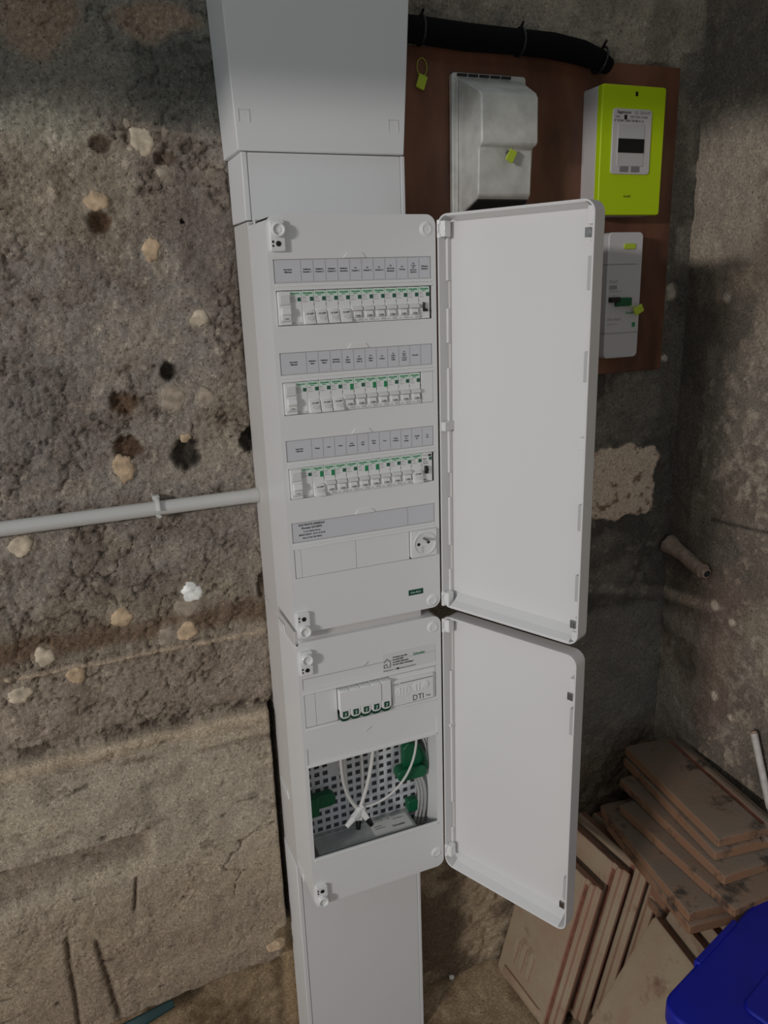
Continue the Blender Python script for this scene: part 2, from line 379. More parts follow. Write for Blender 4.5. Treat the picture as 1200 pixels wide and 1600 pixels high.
# ------------------------------------------------------------------ back wall
def back_wall():
    xs = axis((-1.6, -0.54, 0.02), (-0.54, 0.0, 0.003), (0.0, 0.66, 0.006), (0.66, 0.93, 0.004))
    zs = axis((-1.62, 0.44, 0.003), (0.44, 1.0, 0.02))
    X, Z = np.meshgrid(xs, zs, indexing='ij')
    wx = (fbm(X, Z, 18, 4, ox=3) - .5) * 0.05; wz = (fbm(X, Z, 18, 4, ox=31) - .5) * 0.05
    n1 = fbm(X, Z, 9, 6, 0.6, 5); n2 = fbm(X, Z, 60, 4, 0.6, 11); n3 = fbm(X, Z, 3.2, 4, 0.5, 23); n4 = fbm(X, Z, 150, 2, 0.6, 2)
    left = 1 - sst(0.05, 0.2, X)
    base = np.array(Av((104, 95, 84)))
    grey = np.array(Av((100, 95, 90))); dkr = np.array(Av((78, 69, 60)))
    rg = 1 - np.abs(2 * fbm(X, Z, 34, 4, .55, 19) - 1)          # trowel ridges and lumps
    rf = 1 - np.abs(2 * fbm(X, Z, 85, 3, .55, 83) - 1)
    n5 = fbm(X, Z, 24, 5, .6, 37)
    col = np.broadcast_to(base, X.shape + (3,)).copy()
    col = mixc(col, grey, sst(.45, .62, n3) * .8)
    col = mixc(col, dkr, sst(.46, .66, n1) * .55)
    col = mixc(col, np.array(Av((86, 76, 66))), sst(.50, .66, n5) * .5)
    col = mixc(col, np.array(Av((122, 112, 98))), sst(.52, .66, 1 - n5) * .35)
    col = mixc(col, np.array(Av((54, 47, 40))), sst(.90, .985, rg) * sst(.44, .56, n1) * .7)
    col = mixc(col, np.array(Av((60, 53, 46))), sst(.93, .99, rf) * sst(.46, .6, n5) * .6)
    col = mixc(col, np.array(Av((150, 140, 124))), sst(.70, .80, n2) * .45)
    disp = (n1 - .5) * 0.008 + (n5 - .5) * .008 - sst(.86, .99, rg) * sst(.40, .55, n1) * .0045 - sst(.90, .99, rf) * .002 + (n2 - .5) * 0.006 + (n4 - .5) * 0.004
    # dark damp stain beside the trunking; shade painted across the upper left wall
    def blob(cx, cz, rx, rz, soft=0.35):
        d = np.sqrt(((X + wx - cx) / rx) ** 2 + ((Z + wz - cz) / rz) ** 2); return 1 - sst(1 - soft, 1 + soft, d)
    def rect(x0, x1, z0, z1, s=0.01):
        a, b = X + wx * .5, Z + wz * .5
        return sst(x0 - s, x0 + s, a) * (1 - sst(x1 - s, x1 + s, a)) * sst(z0 - s, z0 + s, b) * (1 - sst(z1 - s, z1 + s, b))
    topshade = sst(0.225, 0.29, Z + wz)
    col = mixc(col, np.array(Av((78, 78, 73), .34)), topshade * left * .75)
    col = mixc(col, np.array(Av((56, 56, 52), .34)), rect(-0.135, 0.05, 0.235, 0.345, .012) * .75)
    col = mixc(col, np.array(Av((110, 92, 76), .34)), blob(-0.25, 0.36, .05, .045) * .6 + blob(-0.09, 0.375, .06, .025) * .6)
    col = mixc(col, np.array(Av((128, 128, 118))), blob(-0.27, 0.235, .075, .03, .6) * .35 * (0.4 + n2))
    col = mixc(col, np.array(Av((78, 70, 64))), rect(-0.09, 0.02, -0.01, 0.16, .03) * .6)
    col = mixc(col, np.array(Av((84, 78, 76))), blob(-0.33, -0.17, .07, .10, .6) * .55)
    # horizontal shutter lines and brown seepage
    col = mixc(col, np.array(Av((74, 58, 44))), sst(.0, .02, Z + 0.575 + wz * .4) * (1 - sst(.0, .035, Z + 0.545 + wz * .5)) * left * .75)
    ridge = np.exp(-((Z + 0.59 + wz * .15) / 0.0035) ** 2) * left
    col = mixc(col, np.array(Av((140, 124, 106))), ridge * .7); disp = disp + ridge * 0.004
    col = mixc(col, np.array(Av((112, 100, 90))), rect(-0.6, .02, -0.73, -0.6, .02) * .35)
    # smoother concrete kicker below z = -0.735
    ze = Z + 0.737 + wz * .35
    band = (1 - sst(-0.006, 0.004, ze)) * (1 - sst(-0.022, -0.018, X + wx * .04))
    bc = np.broadcast_to(np.array(Av((124, 115, 102))), X.shape + (3,)).copy()
    bc = mixc(bc, np.array(Av((108, 98, 86))), sst(.42, .62, n3) * .8)
    bc = mixc(bc, np.array(Av((96, 87, 76))), sst(.50, .66, n5) * .4)
    bc = mixc(bc, np.array(Av((134, 124, 108))), sst(.5, .7, fbm(X * .5, Z * 2.2, 8, 4, .5, 77)) * .6)
    bc = mixc(bc, np.array(Av((86, 76, 64))), sst(.64, .74, 1 - fbm(X, Z * 1.5, 26, 4, .6, 61)) * .6)
    crust = np.exp(-((ze + 0.012) / 0.014) ** 2)
    bc = mixc(bc, np.array(Av((138, 123, 104))), crust * .6)
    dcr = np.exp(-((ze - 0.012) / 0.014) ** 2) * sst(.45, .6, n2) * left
    l2 = np.exp(-((Z + 0.79 + wz * .5 + (X + .2) * .02) / 0.006) ** 2) * sst(.4, .55, n1)
    bc = mixc(bc, np.array(Av((88, 78, 66))), l2 * .7)
    # ledge with recess beneath it
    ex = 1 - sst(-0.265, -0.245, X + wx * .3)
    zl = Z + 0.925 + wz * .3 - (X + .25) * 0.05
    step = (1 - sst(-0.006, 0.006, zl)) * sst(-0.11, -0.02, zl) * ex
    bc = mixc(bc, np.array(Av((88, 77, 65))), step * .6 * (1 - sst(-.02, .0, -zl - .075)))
    bc = mixc(bc, np.array(Av((110, 97, 82))), (1 - sst(-1.08, -0.97, Z + wz)) * .55)
    bd = (fbm(X, Z, 30, 4, .5, 9) - .5) * .008 + (n4 - .5) * .0015 + (n3 - .5) * .014 + 0.016 - step * 0.022 - sst(.93, .99, rg) * sst(.5, .6, n1) * .003 + crust * .004 - l2 * .003 + (ex * sst(-.0, .004, zl) * (1 - sst(.09, .13, zl))) * .004
    for (x0, z0, x1, z1, wd) in ((-0.419, -1.10, -0.425, -1.34, .004), (-0.372, -1.125, -0.352, -1.32, .005), (-0.288, -1.02, -0.30, -1.09, .003)):
        t = (Z - z0) / (z1 - z0); cx = x0 + (x1 - x0) * t + wx * .08
        mk = np.exp(-((X - cx) / wd) ** 2) * sst(-.02, .06, t) * (1 - sst(.95, 1.02, t))
        bc = mixc(bc, np.array(Av((58, 47, 37))), mk * .8); bd = bd - mk * .007
    sp = sst(.845, .89, fbm(X * .6, Z * 1.6, 55, 2, .5, 41))
    bc = mixc(bc, np.array(Av((58, 50, 42))), sp * .7); bd = bd - sp * .003
    # broken lip in the middle of the kicker
    cr = np.abs(fbm(X, Z, 13, 3, .55, 55) - .5) < .012
    crm = cr * rect(-0.25, -0.05, -1.13, -0.99, .02)
    bc = mixc(bc, np.array(Av((70, 60, 50))), crm * .75); bd = bd - crm * .004
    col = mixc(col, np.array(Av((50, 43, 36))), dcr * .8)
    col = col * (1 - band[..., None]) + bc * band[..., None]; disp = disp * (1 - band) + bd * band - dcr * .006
    # earth and rubble under the kicker
    zb = Z + 1.305 + wz * .5 + np.clip(-X - .1, 0, 1) * .06
    earth = (1 - sst(-0.008, 0.008, zb)) * (1 - sst(-0.01, .05, X))
    ec = mixc(np.broadcast_to(np.array(Av((104, 89, 70))), X.shape + (3,)).copy(), np.array(Av((72, 58, 43))), sst(.42, .62, n1))
    col = col * (1 - earth[..., None]) + ec * earth[..., None]
    disp = disp * (1 - earth) + earth * ((n1 - .5) * .03 - .012)
    gapl = np.exp(-((zb + 0.020) / 0.013) ** 2) * (1 - sst(-0.04, -.02, X)) * sst(-.42, -.30, X + wx); col = mixc(col, np.array(Av((40, 32, 25))), gapl * .85); disp = disp - gapl * .016
    # dark open joint between kicker and trunking
    gx = -0.0145 + wx * .03
    gap = sst(-.0065, -.0045, X - gx) * (1 - sst(.006, .010, X - gx)) * sst(-1.245, -1.235, Z) * (1 - sst(-.742, -.732, Z))
    col = mixc(col, np.array(Av((34, 31, 28))), gap * .93); disp = disp - gap * .022
    sand = rect(-0.035, 0.03, -1.60, -1.245, .01); col = mixc(col, np.array(Av((126, 108, 84))), sand * .7); disp = disp * (1 - sand * .7) - sand * .01
    # right hand part, behind the door
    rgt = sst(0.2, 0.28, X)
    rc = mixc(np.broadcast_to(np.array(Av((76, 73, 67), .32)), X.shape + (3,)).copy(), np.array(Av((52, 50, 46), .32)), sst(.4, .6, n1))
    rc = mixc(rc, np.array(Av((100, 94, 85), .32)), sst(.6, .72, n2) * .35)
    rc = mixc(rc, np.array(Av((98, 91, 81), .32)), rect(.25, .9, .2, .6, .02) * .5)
    rc = mixc(rc, np.array(Av((120, 112, 98), .32)), rect(.25, .9, 0.362, 0.55, .012) * sst(.40, .55, n1) * .5)
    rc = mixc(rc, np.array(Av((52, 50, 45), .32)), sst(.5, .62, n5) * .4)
    pl = sst(.35, .5, rect(0.60, 0.850 , -0.49, -0.340, .020) + (n5 - .5) * 1.1) * sst(.55, .60, X) * sst(-.54, -.52, Z) * (1 - sst(-.31, -.29, Z)) * (1 - sst(.865, .875, X))
    rc = mixc(rc, np.array(Av((150, 133, 119), .30)), pl * .85)
    rc = mixc(rc, np.array(Av((70, 52, 40), .32)), pl * sst(.62, .70, n2) * .8)
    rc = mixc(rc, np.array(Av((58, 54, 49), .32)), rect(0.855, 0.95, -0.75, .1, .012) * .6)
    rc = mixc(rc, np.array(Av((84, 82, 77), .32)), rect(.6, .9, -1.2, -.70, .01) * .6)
    low = 1 - sst(-1.12, -0.95, Z + wz)
    lc = mixc(np.broadcast_to(np.array(Av((118, 105, 88))), X.shape + (3,)).copy(), np.array(Av((82, 71, 59))), sst(.42, .6, n1))
    rc = rc * (1 - low[..., None]) + lc * low[..., None]
    rd = (n1 - .5) * .012 + (n5 - .5) * .006 + (n2 - .5) * .004 + pl * .003 + low * ((n1 - .5) * .018 + (n2 - .5) * .012)
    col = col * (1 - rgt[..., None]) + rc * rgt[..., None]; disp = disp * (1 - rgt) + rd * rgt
    for (cx, cz, rx, rz, k) in SPOTS:
        d = np.sqrt(((X + wx * .25 - cx) / rx) ** 2 + ((Z + wz * .25 - cz) / rz) ** 2)
        if k in 'hHBb':
            mk = 1 - sst(.75, 1.15, d + (n2 - .5) * .9)
            cc = {'h': (68, 57, 48), 'H': (64, 47, 34), 'B': (30, 26, 22), 'b': (66, 51, 38)}[k]
            col = mixc(col, np.array(Av(cc)) * (0.5 + n2)[..., None], mk * .9)
            disp = disp - mk * {'h': .005, 'H': .010, 'B': .014, 'b': .004}[k] + np.exp(-((d - 1.15) / .2) ** 2) * .002
        else:
            mk = 1 - sst(1.0, 1.5, d); col = mixc(col, np.array(Av((122, 112, 100))), mk * .4)
            disp = disp * (1 - mk) + mk * 0.001
    # keep the strip behind the housings flat
    hid = sst(-.009, -.003, X) * (1 - sst(.245, .25, X)); disp = np.where(hid > 0, np.minimum(disp, -0.002), disp)
    hb = rect(.23, .84, -.19, .375, .001) > .3; disp = np.where(hb, np.minimum(disp, -0.001), disp)
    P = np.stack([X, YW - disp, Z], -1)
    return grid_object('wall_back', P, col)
wall_back = back_wall()

# ------------------------------------------------------------------ right wall
def right_wall():
    ys = axis((-3.4, -0.42, 0.04), (-0.42, 0.21, 0.004)); zs = axis((-1.62, -1.12, 0.02), (-1.12, 0.52, 0.004), (0.52, 1.0, 0.03))
    Y, Z = np.meshgrid(ys, zs, indexing='ij')
    wy = (fbm(Y, Z, 15, 4, ox=13) - .5) * .06; wz = (fbm(Y, Z, 15, 4, ox=71) - .5) * .06
    n1 = fbm(Y, Z, 8, 6, .6, 45); n2 = fbm(Y, Z, 60, 4, .6, 12); n3 = fbm(Y, Z, 3, 4, .5, 90); n4 = fbm(Y, Z, 140, 2, .6, 4)
    k = .27
    col = np.broadcast_to(np.array(Av((94, 84, 73), k)), Y.shape + (3,)).copy()
    col = mixc(col, np.array(Av((72, 68, 62), k)), sst(.45, .6, n3) * .8)
    col = mixc(col, np.array(Av((64, 57, 50), k)), sst(.5, .64, n1) * .6)
    col = mixc(col, np.array(Av((112, 100, 88), k)), sst(.62, .72, n2) * .5)
    col = mixc(col, np.array(Av((120, 110, 98), k)), sst(.78, .86, n4) * .4)
    n6 = fbm(Y, Z, 5.5, 5, .6, 140)
    col = mixc(col, np.array(Av((52, 49, 44), k)), sst(.50, .62, n6) * .6)
    col = mixc(col, np.array(Av((108, 101, 91), k)), sst(.56, .66, 1 - n6) * sst(.45, .6, n2) * .5)
    def rect(y0, y1, z0, z1, s=.012):
        a, b = Y + wy * .6, Z + wz * .6
        return sst(y0 - s, y0 + s, a) * (1 - sst(y1 - s, y1 + s, a)) * sst(z0 - s, z0 + s, b) * (1 - sst(z1 - s, z1 + s, b))
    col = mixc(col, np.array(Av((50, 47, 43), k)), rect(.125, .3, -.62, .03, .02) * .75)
    col = mixc(col, np.array(Av((104, 97, 87), k)), rect(.03, .3, .03, .27, .03) * .5)
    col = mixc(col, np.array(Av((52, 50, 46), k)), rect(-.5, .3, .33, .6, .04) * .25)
    col = mixc(col, np.array(Av((108, 101, 93), k)), rect(.08, .3, -1.06, -.72, .025) * sst(.4, .5, n1 + .1) * .7)
    col = mixc(col, np.array(Av((70, 58, 52), k)), rect(-.02, .09, -.95, -.60, .03) * .6)
    t = (Y - .085) / (-.5 - .085); zc = -.483 + t * .045 + wz * .05
    crk = np.exp(-((Z - zc) / .003) ** 2) * (Y < .085); col = mixc(col, np.array(Av((30, 27, 24), k)), crk * .85)
    disp = (n1 - .5) * .012 + (n2 - .5) * .005 - crk * .004
    for cy, cz, r in ((.05, -.66, .012), (.0, -.68, .010), (.03, -.86, .012), (-.02, -.89, .007), (.10, -.045, .010), (-.05, -.02, .008), (.03, .33, .009)):
        d = np.sqrt((Y + wy * .3 - cy) ** 2 + (Z + wz * .3 - cz) ** 2) / r; mk = 1 - sst(.7, 1.2, d)
        col = mixc(col, np.array(Av((134, 124, 112), k)), mk * .6); disp = disp + mk * .003
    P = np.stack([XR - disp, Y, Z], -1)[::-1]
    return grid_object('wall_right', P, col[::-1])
right_wall()

# ------------------------------------------------------------------ floor
def floor():
    xs = axis((-1.6, -0.45, .05), (-.45, .9, .008), (.9, 1.0, .05)); ys = axis((-3.4, -.5, .06), (-.5, .25, .008))
    X, Y = np.meshgrid(xs, ys, indexing='ij')
    n1 = fbm(X, Y, 7, 5, .55, 8); n2 = fbm(X, Y, 45, 4, .6, 33)
    col = np.broadcast_to(np.array(Av((116, 100, 80))), X.shape + (3,)).copy()
    col = mixc(col, np.array(Av((86, 72, 55))), sst(.42, .6, n1) * .7); col = mixc(col, np.array(Av((136, 120, 98))), sst(.6, .7, n2) * .5)
    d = (n1 - .5) * .02 + (n2 - .5) * .005
    d = d + sst(.10, .2, Y) * .012 * (X > .24)
    return grid_object('floor', np.stack([X, Y, ZF + d - .004], -1), col)
floor()

# unseen overhead beam, added to cut the lamp's light into a shadow line
structure(MB().box(-3.0, 0.9, -0.62, -0.42, 0.376, 0.62).build('shadow_beam_1', mat('shadow_beam_brown', (0.2, 0.15, 0.1), 0.8), None, 0.004))

# plaster dabs (parts of the wall)
def dab(cx, cz, rx, rz, m, h):
    bm = MB(); n = 30; vs = []; ph = random.random() * 9; jag = [random.uniform(-.10, .10) for _ in range(30)]
    for k, (rr, hh) in enumerate(((1.08, -0.004), (1.0, h * .55), (.78, h), (.4, h * 1.12))):
        for i in range(n):
            t = 2 * math.pi * i / n
            w_ = 1 + .10 * math.sin(2 * t + ph) + .07 * math.sin(3 * t + ph * 2.1) + .06 * math.sin(5 * t + ph * 3) + jag[i]
            vs.append((cx + rx * rr * w_ * math.cos(t), YW - hh - random.uniform(0, h * .15), cz + rz * rr * w_ * math.sin(t)))
    fs = []
    for k in range(3):
        for i in range(n): j = (i + 1) % n; fs.append((k * n + i, k * n + j, (k + 1) * n + j, (k + 1) * n + i))
    vs.append((cx, YW - h * 1.15, cz)); fs += [(3 * n + i, 3 * n + (i + 1) % n, 4 * n) for i in range(n)]
    return bm.add(vs, fs).build('plaster_dab', m, wall_back, smooth=True, ang=60)
DABM = {k: mat('plaster_' + n_, A(*c), .95, bump=1.0, bscale=110, vary=.34, vscale=75, spec=.15) for k, n_, c in
        (('p', 'pale', (134, 124, 109)), ('t', 'tan', (130, 113, 93)), ('g', 'grey', (106, 97, 86)), ('w', 'white', (172, 167, 158)), ('d', 'dim', (120, 113, 103)))}
for cx, cz, rx, rz, k in SPOTS:
    if k in DABM: dab(cx, cz, rx, rz, DABM[k], .0034 if k not in 'g' else .0022)

# ------------------------------------------------------------------ distribution boxes
X0, X1 = -0.008, 0.2435
HINGE = Vector((0.245, 0.0, 0.0)); ANG = math.radians(116)
DV = Vector((-math.cos(ANG), -math.sin(ANG), 0)); DN = Vector((-DV.y, DV.x, 0))     # along the door; away from the viewer
DOORM = Matrix((DV, DN, Vector((0, 0, 1)))).transposed().to_4x4(); DOORM.translation = HINGE

def lock(parent, zc, zd):
    """turn knob with its little plate: zc knob centre, zd centre of the black hole"""
    up_ = 1 if zd > zc else -1
    z0, z1 = sorted((zc - up_ * 0.0125, zd + up_ * 0.010))
    p = MB().prism_y(rrect(-0.0045, 0.0165, z0, z1, 0.003), -0.0065, 0.001).build('lock_plate', WHITE, parent, 0.0012)
    MB().lathe_y(0.0062, zc, [(.0095, -.006), (.0095, -.0125), (.0085, -.0135), (.0072, -.0135), (.0066, -.0105), (.0045, -.0100), (.0038, -.0112), (.0015, -.0105)], 24).build('lock_knob', CLEAR, p, smooth=True, ang=40)
    MB().lathe_y(0.0065, zd, [(.0036, -.0060), (.0036, -.0070), (.0030, -.0072)], 18).build('lock_hole', BLACK, p)
    t = MB().box(-.0022, .0002, -.0070, -.0062, zd + .001, zd + .004).box(-.0022, .0, -.0070, -.0062, zd - .004, zd - .0015)
    t.build('lock_mark', INK, p)

def hinge_cover(parent, z):
    MB().lathe_y(0.2285, z, [(.0115, .0002), (.0098, -.0006), (.0078, -.0018), (.0062, -.0024), (.0056, -.0014), (.002, -.0014)], 24).build('hinge_boss', CLEAR, parent, smooth=True, ang=40)

def door(root, z1, z0, slots, clips, tabs, hinges):
    d = MB()
    W = 0.25
    d.ring_y(rrect(0.001, W, z0, z1, .017, 8), rrect(.0036, W - .0026, z0 + .0026, z1 - .0026, .0145, 8), 0.0, .0275)
    d.prism_y(rrect(0.0012, W - .0002, z0 + .0002, z1 - .0002, .0168, 8), .0250, .0277)
    o = d.xf(DOORM).build('door', WHITE2, root, 0.0009, 2, ang=30)
    # raised inner field, fillet along the sides
    f = MB().prism_y(rrect(.009, W - .012, z0 + .0205, z1 - .0105, .004), .0238, .0252).xf(DOORM)
    f.build('inner_panel', WHITE2, o, 0.0006)
    f = MB().prism_x([(.0252, z0 + .0200), (.0252, z0 + .0015), (.0008, z0 + .0015), (.0008, z0 + .0045), (.0130, z0 + .0100)], .018, W - .014).xf(DOORM)
    f.build('sloped_lip', WHITE2, o)
    f = MB().prism_x([(.0252, z1 - .0100), (.0252, z1 - .0015), (.0008, z1 - .0015), (.0008, z1 - .0035), (.0120, z1 - .0062)], .018, W - .014).xf(DOORM)
    f.build('sloped_lip', WHITE2, o)
    zz = z1 - .012
    for a, b in slots + [(None, None)]:                      # rib along the hinge side, lower where it is slotted
        e = a if a is not None else z0 + .014
        MB().box(.0036, .0078, .0165, .0252, e, zz).xf(DOORM).build('rib', WHITE2, o, .0005)
        if a is None: break
        MB().box(.0036, .0075, .0225, .0252, b, a).xf(DOORM).build('rib_slot', HOUSE, o)
        zz = b
    for zc in clips:
        c = MB().box(W - .0150, W - .0088, .0035, .0065, zc - .006, zc + .006).box(W - .0084, W - .0062, .0028, .0065, zc - .006, zc + .006).xf(DOORM)
        c.build('latch_clip', STEEL, o, .0004)
        MB().box(W - .0095, W - .0026, .006, .02, zc - .010, zc + .010).xf(DOORM).build('latch_seat', WHITE2, o, .0005)
    for (u0, u1, a, b, y0) in tabs:
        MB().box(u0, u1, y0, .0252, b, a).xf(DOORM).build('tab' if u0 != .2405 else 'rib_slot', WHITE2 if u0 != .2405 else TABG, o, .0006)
    for zc in hinges:
        h = MB().box(.001, .0035, -.001, .016, zc - .0125, zc + .0125).box(.0035, .0145, .0015, .0155, zc - .0110, zc + .0110)
        h.cyl((.0035, .002, zc - .0125), (.0035, .002, zc - .006), .0032, n=14).cyl((.0035, .002, zc + .006), (.0035, .002, zc + .0125), .0032, n=14)
        h.xf(DOORM).build('hinge', CLEAR, o, .0009, 2)
    return o

def cover_shell(root, z1, z0, openings, recesses):
    o = MB().prism_y(rrect(X0, X1, z0, z1, .015, 8), 0.0, .105).build('cover', WHITE, None)
    cuts = [(X0 + .0026, X1 - .0026, .0030, .12, z0 + .0028, z1 - .0028)]
    cuts += [(a, b, -.01, .02, c, d) for a, b, c, d in openings] + [(a, b, -.01, dp, c, d) for a, b, c, d, dp in recesses]
    boolean(o, cuts); o.parent = root
    o.data.polygons.foreach_set('use_smooth', [True] * len(o.data.polygons))
    try: o.data.set_sharp_from_angle(angle=math.radians(30))
    except Exception: pass
    b = o.modifiers.new('bevel', 'BEVEL'); b.width = .0012; b.segments = 2; b.limit_method = 'ANGLE'; b.angle_limit = math.radians(50)
    return o

PITCH = 0.125
def notch(parent, z, x0=.0995, x1=.1335, h=.007):
    MB().prism_y([(x0, z), (x1, z), (x1 - .006, z + h), (x0 + .006, z + h)], -.0016, .0005).build('pull_tab', WHITE, parent, .0004)

# ---- upper box
ub = thing('distribution_box', 'tall white electrical panel with open door and three rows of breakers', 'electrical panel', (0.118, .2, -.52))
UZ1, UZ0 = 0.0985, -0.514
def part(name, mb, m, root, bevel=0.0, seg=2, smooth=False):
    off = root.matrix_world.translation if root.matrix_world.translation.length > 1e-9 else Vector(root.location)
    mb.v = [tuple(Vector(p) - off) for p in mb.v]
    return mb.build(name, m, root, bevel, seg, smooth)
# every part of a box is laid out in room coordinates, so the root keeps its offset through the parent inverse
def settle(root):
    bpy.context.view_layer.update()
    inv = root.matrix_world.inverted()
    for ch in root.children: ch.matrix_parent_inverse = inv
ops = [(-.0002, .2362, -k * PITCH - .0474, -k * PITCH) for k in range(4)]
recs = [(-.0012, .2352, -k * PITCH + .0098, -k * PITCH + .0410, .0016) for k in range(4)]
ucov = cover_shell(ub, UZ1, UZ0, ops, recs)
MB().box(X0 + .0002, X1 - .0002, .105, .2, UZ0 - .008, .0975).build('rear_housing', HOUSE, ub, .001)
ROWS = [
 ["Interrupteur\nDifférentiel", "Radiateur\nChambre 1", "Radiateur\nChambre 2", "Radiateur\nChambre 3", "Radiateur\nBuanderie", "PC\nChambre 1", "PC\nChambre 2", "PC\nChambre 3", "PC\nSalle de bain\nBuanderie", "PC\nTerrasse", "Ecl\nCouloir\nWC\nSalle de bain\nBuanderie", "Télérupteur\nExtérieur"],
 ["Interrupteur\nDifférentiel", "Radiateur\nSalon", "Radiateur\nSéjour", "Radiateur\nSalle de bain", "PC\nSéjour\nCuisine", "PC\nCuisine\nL.Vais. etc", "PC\nSéjour\nSalon", "PC\nCuisine", "Ecl\nCuisine\nSéjour\nCellier", "Ecl\nSéjour\nSalon\nTerrasse\nEscalier", "Sonnette", ""],
 ["Interrupteur\nDifférentiel", "Plaque", "Four", "Hotte", "Lave\nvaisselle", "Lave\nlinge", "Sèche\nlinge", "Four", "Volets\nroulants", "Porte\nde\ngarage", "Chauffe\neau", "PC\nGTL"]]
for k in range(4):
    z = -k * PITCH
    lb = MB().box(.0002, .2342, .0006, .0016, z + .0112, z + .0398).build('label_strip', LABEL, ub)
    pr = MB(); cells = [0.0002, .0372] + [.0372 + .0179 * i for i in range(1, 12)]
    if k < 3:
        for i, s in enumerate(ROWS[k]):
            xc = (cells[i] + cells[i + 1]) / 2; ls = s.split('\n'); sz = .0031 if len(ls) < 4 else .0027; st = sz * 1.12
            for j, t in enumerate(ls):
                if t: pr.text(t, xc, z + .0258 + (len(ls) - 1) / 2 * st - j * st - sz * .35, sz, .0004, sx=.90 if len(t) < 11 else .74, bold=.028)
    else:
        for j, (t, sz) in enumerate((("ELECTRICITE GENERALE", .0042), ("Florentin LECOMTE", .0043), ("2, rue Charles Drone", .0034), ("08700 DAIGNY - 06 73 12 44 40", .0034), ("Siret 513 861 807 00018", .0033))):
            pr.text(t, .0300, z + .0350 - j * .0051, sz, .0004, sx=.90, bold=.03)
    pr.build('printed_text', INK, lb)
    fr = MB().box(-.0010, .2350, .0005, .0012, z + .0405, z + .0410).box(-.0012, -.0007, .0005, .0012, z + .0099, z + .0409).box(.2347, .2351, .0005, .0012, z + .0099, z + .0409).box(-.0010, .2350, .0005, .0012, z + .0099, z + .0102)
    fr.build('frame_groove', GREYINK, lb)
    if k < 3:
        dv = MB()
        for x in cells[1:-1]: dv.box(x - .00018, x + .00018, .00035, .0007, z + .0115, z + .0395)
        dv.build('divider_lines', GREYINK, lb)
    else: MB().box(.1880, .1884, .00035, .0007, z + .0115, z + .0395).build('divider_lines', GREYINK, lb)
    notch(ub, z + .0412)
    MB().box(-.0005, .2358, -.0012, .0004, z + .0052, z + .0066).build('lip', WHITE, ub, .0005)
    MB().box(-.0005, .2358, -.0018, .0004, z + .0000, z + .0012).build('lip', WHITE, ub, .0005)
    MB().box(-.004, .240, .0590, .105, z - .040, z - .006).build('din_rail', STEEL, ub)
# blanking plates in the lower row and the strip that closes the end of the second row
BP = MODW
for a, b in ((.0006, .0108), (.0112, .0992), (.0998, .1900)):
    MB().box(a, b, .0008, .0034, -3 * PITCH - .047, -3 * PITCH - .0004).build('blanking_plate', WHITE, ub, .0005)
MB().box(.2165, .2358, .0004, .0034, -PITCH - .047, -PITCH - .0004).build('blanking_plate', WHITE, ub, .0005)
hinge_cover(ub, .0783); hinge_cover(ub, -.5005)
lock(ub, .0785, .0608); lock(ub, -.5075, -.4878)
gs = MB().box(.1862, .2122, -.0004, .0004, -.4850, -.4756).build('green_sticker', mat('sticker_green', (.004, .07, .04), .4), ub)
MB().text("Data ELEC", .1992, -.4817, .0042, -.0006, bold=.01, sx=1.0).build('printed_text', PALEG, gs)
# two little lugs where the side wall is notched
for z, sg in ((UZ1 - .003, 1),):
    MB().prism_x([(.066, z), (.058, z + .008), (.058, z - .006)], X0 - .0016, X0 + .0005).build('side_lug', WHITE, ub)
door(ub, .0985, -.5135, [(.006, -.034), (-.085, -.123), (-.288, -.329), (-.41, -.452)], [.0585, -.482],
     [(.0036, .0120, -.2045, -.2185, .001), (.2375, .2472, -.205, -.222, .003), (.2395, .2474, .090, .068, .001),
      (.2405, .2472, .030, -.012, .004), (.2405, .2472, -.090, -.130, .004), (.2405, .2472, -.300, -.338, .004), (.2405, .2472, -.405, -.445, .004), (.2395, .2474, -.492, -.506, .001)], [.0783, -.5005])
settle(ub)

# ---- lower box
lbx = thing('communication_box', 'short white network panel with open door below the tall breaker panel', 'network panel', (0.118, .2, -1.03))
LZ1, LZ0 = -.5300, -1.0335
cover_shell(lbx, LZ1, LZ0, [(-.0004, .2326, -.6815, -.6215), (-.001, .2326, -.9355, -.7560)], [(-.0015, .2330, -.6120, -.5930, .0012), (-.0015, .2330, -.7505, -.7200, .0012)])
MB().box(X0 + .0002, X1 - .0002, .105, .2, LZ0 + .0005, UZ0 - .009).build('rear_housing', HOUSE, lbx, .001)
MB().box(X0 + .0012, X1 - .030, .012, .1045, LZ1 - .0175, UZ0 - .0005).build('top_collar', HOUSE, lbx, .001)
MB().box(X0 + .003, X1 - .003, .1005, .1045, LZ0 + .003, LZ1 - .003).build('back_plate', WHITE, lbx)
# perforated mounting plate
pp = MB(); xs = []; zs = []
px, hz = .0155, .0165
nx, nz = 14, 14
for i in range(nx):
    for j in range(nz):
        x, z = .0120 + i * px, -.776 - j * hz
        a, b, c, d = x + .0030, x + .0125, z - .0128, z - .0036
        o4 = [(x, z - hz), (x + px, z - hz), (x + px, z), (x, z)]; i4 = [(a, c), (b, c), (b, d), (a, d)]
        if (i == 3 and j in (1, 2, 3)) or (i == 13 and j < 5): pp.add([(p[0], .085, p[1]) for p in o4], [(0, 1, 2, 3)]); continue
        pp.add([(p[0], .085, p[1]) for p in o4] + [(p[0], .085, p[1]) for p in i4] + [(p[0], .0868, p[1]) for p in i4],
               [(k, (k + 1) % 4, (k + 1) % 4 + 4, k + 4) for k in range(4)] + [(k + 4, (k + 1) % 4 + 4, (k + 1) % 4 + 8, k + 8) for k in range(4)])
pp.build('perforated_plate', PERF, lbx)
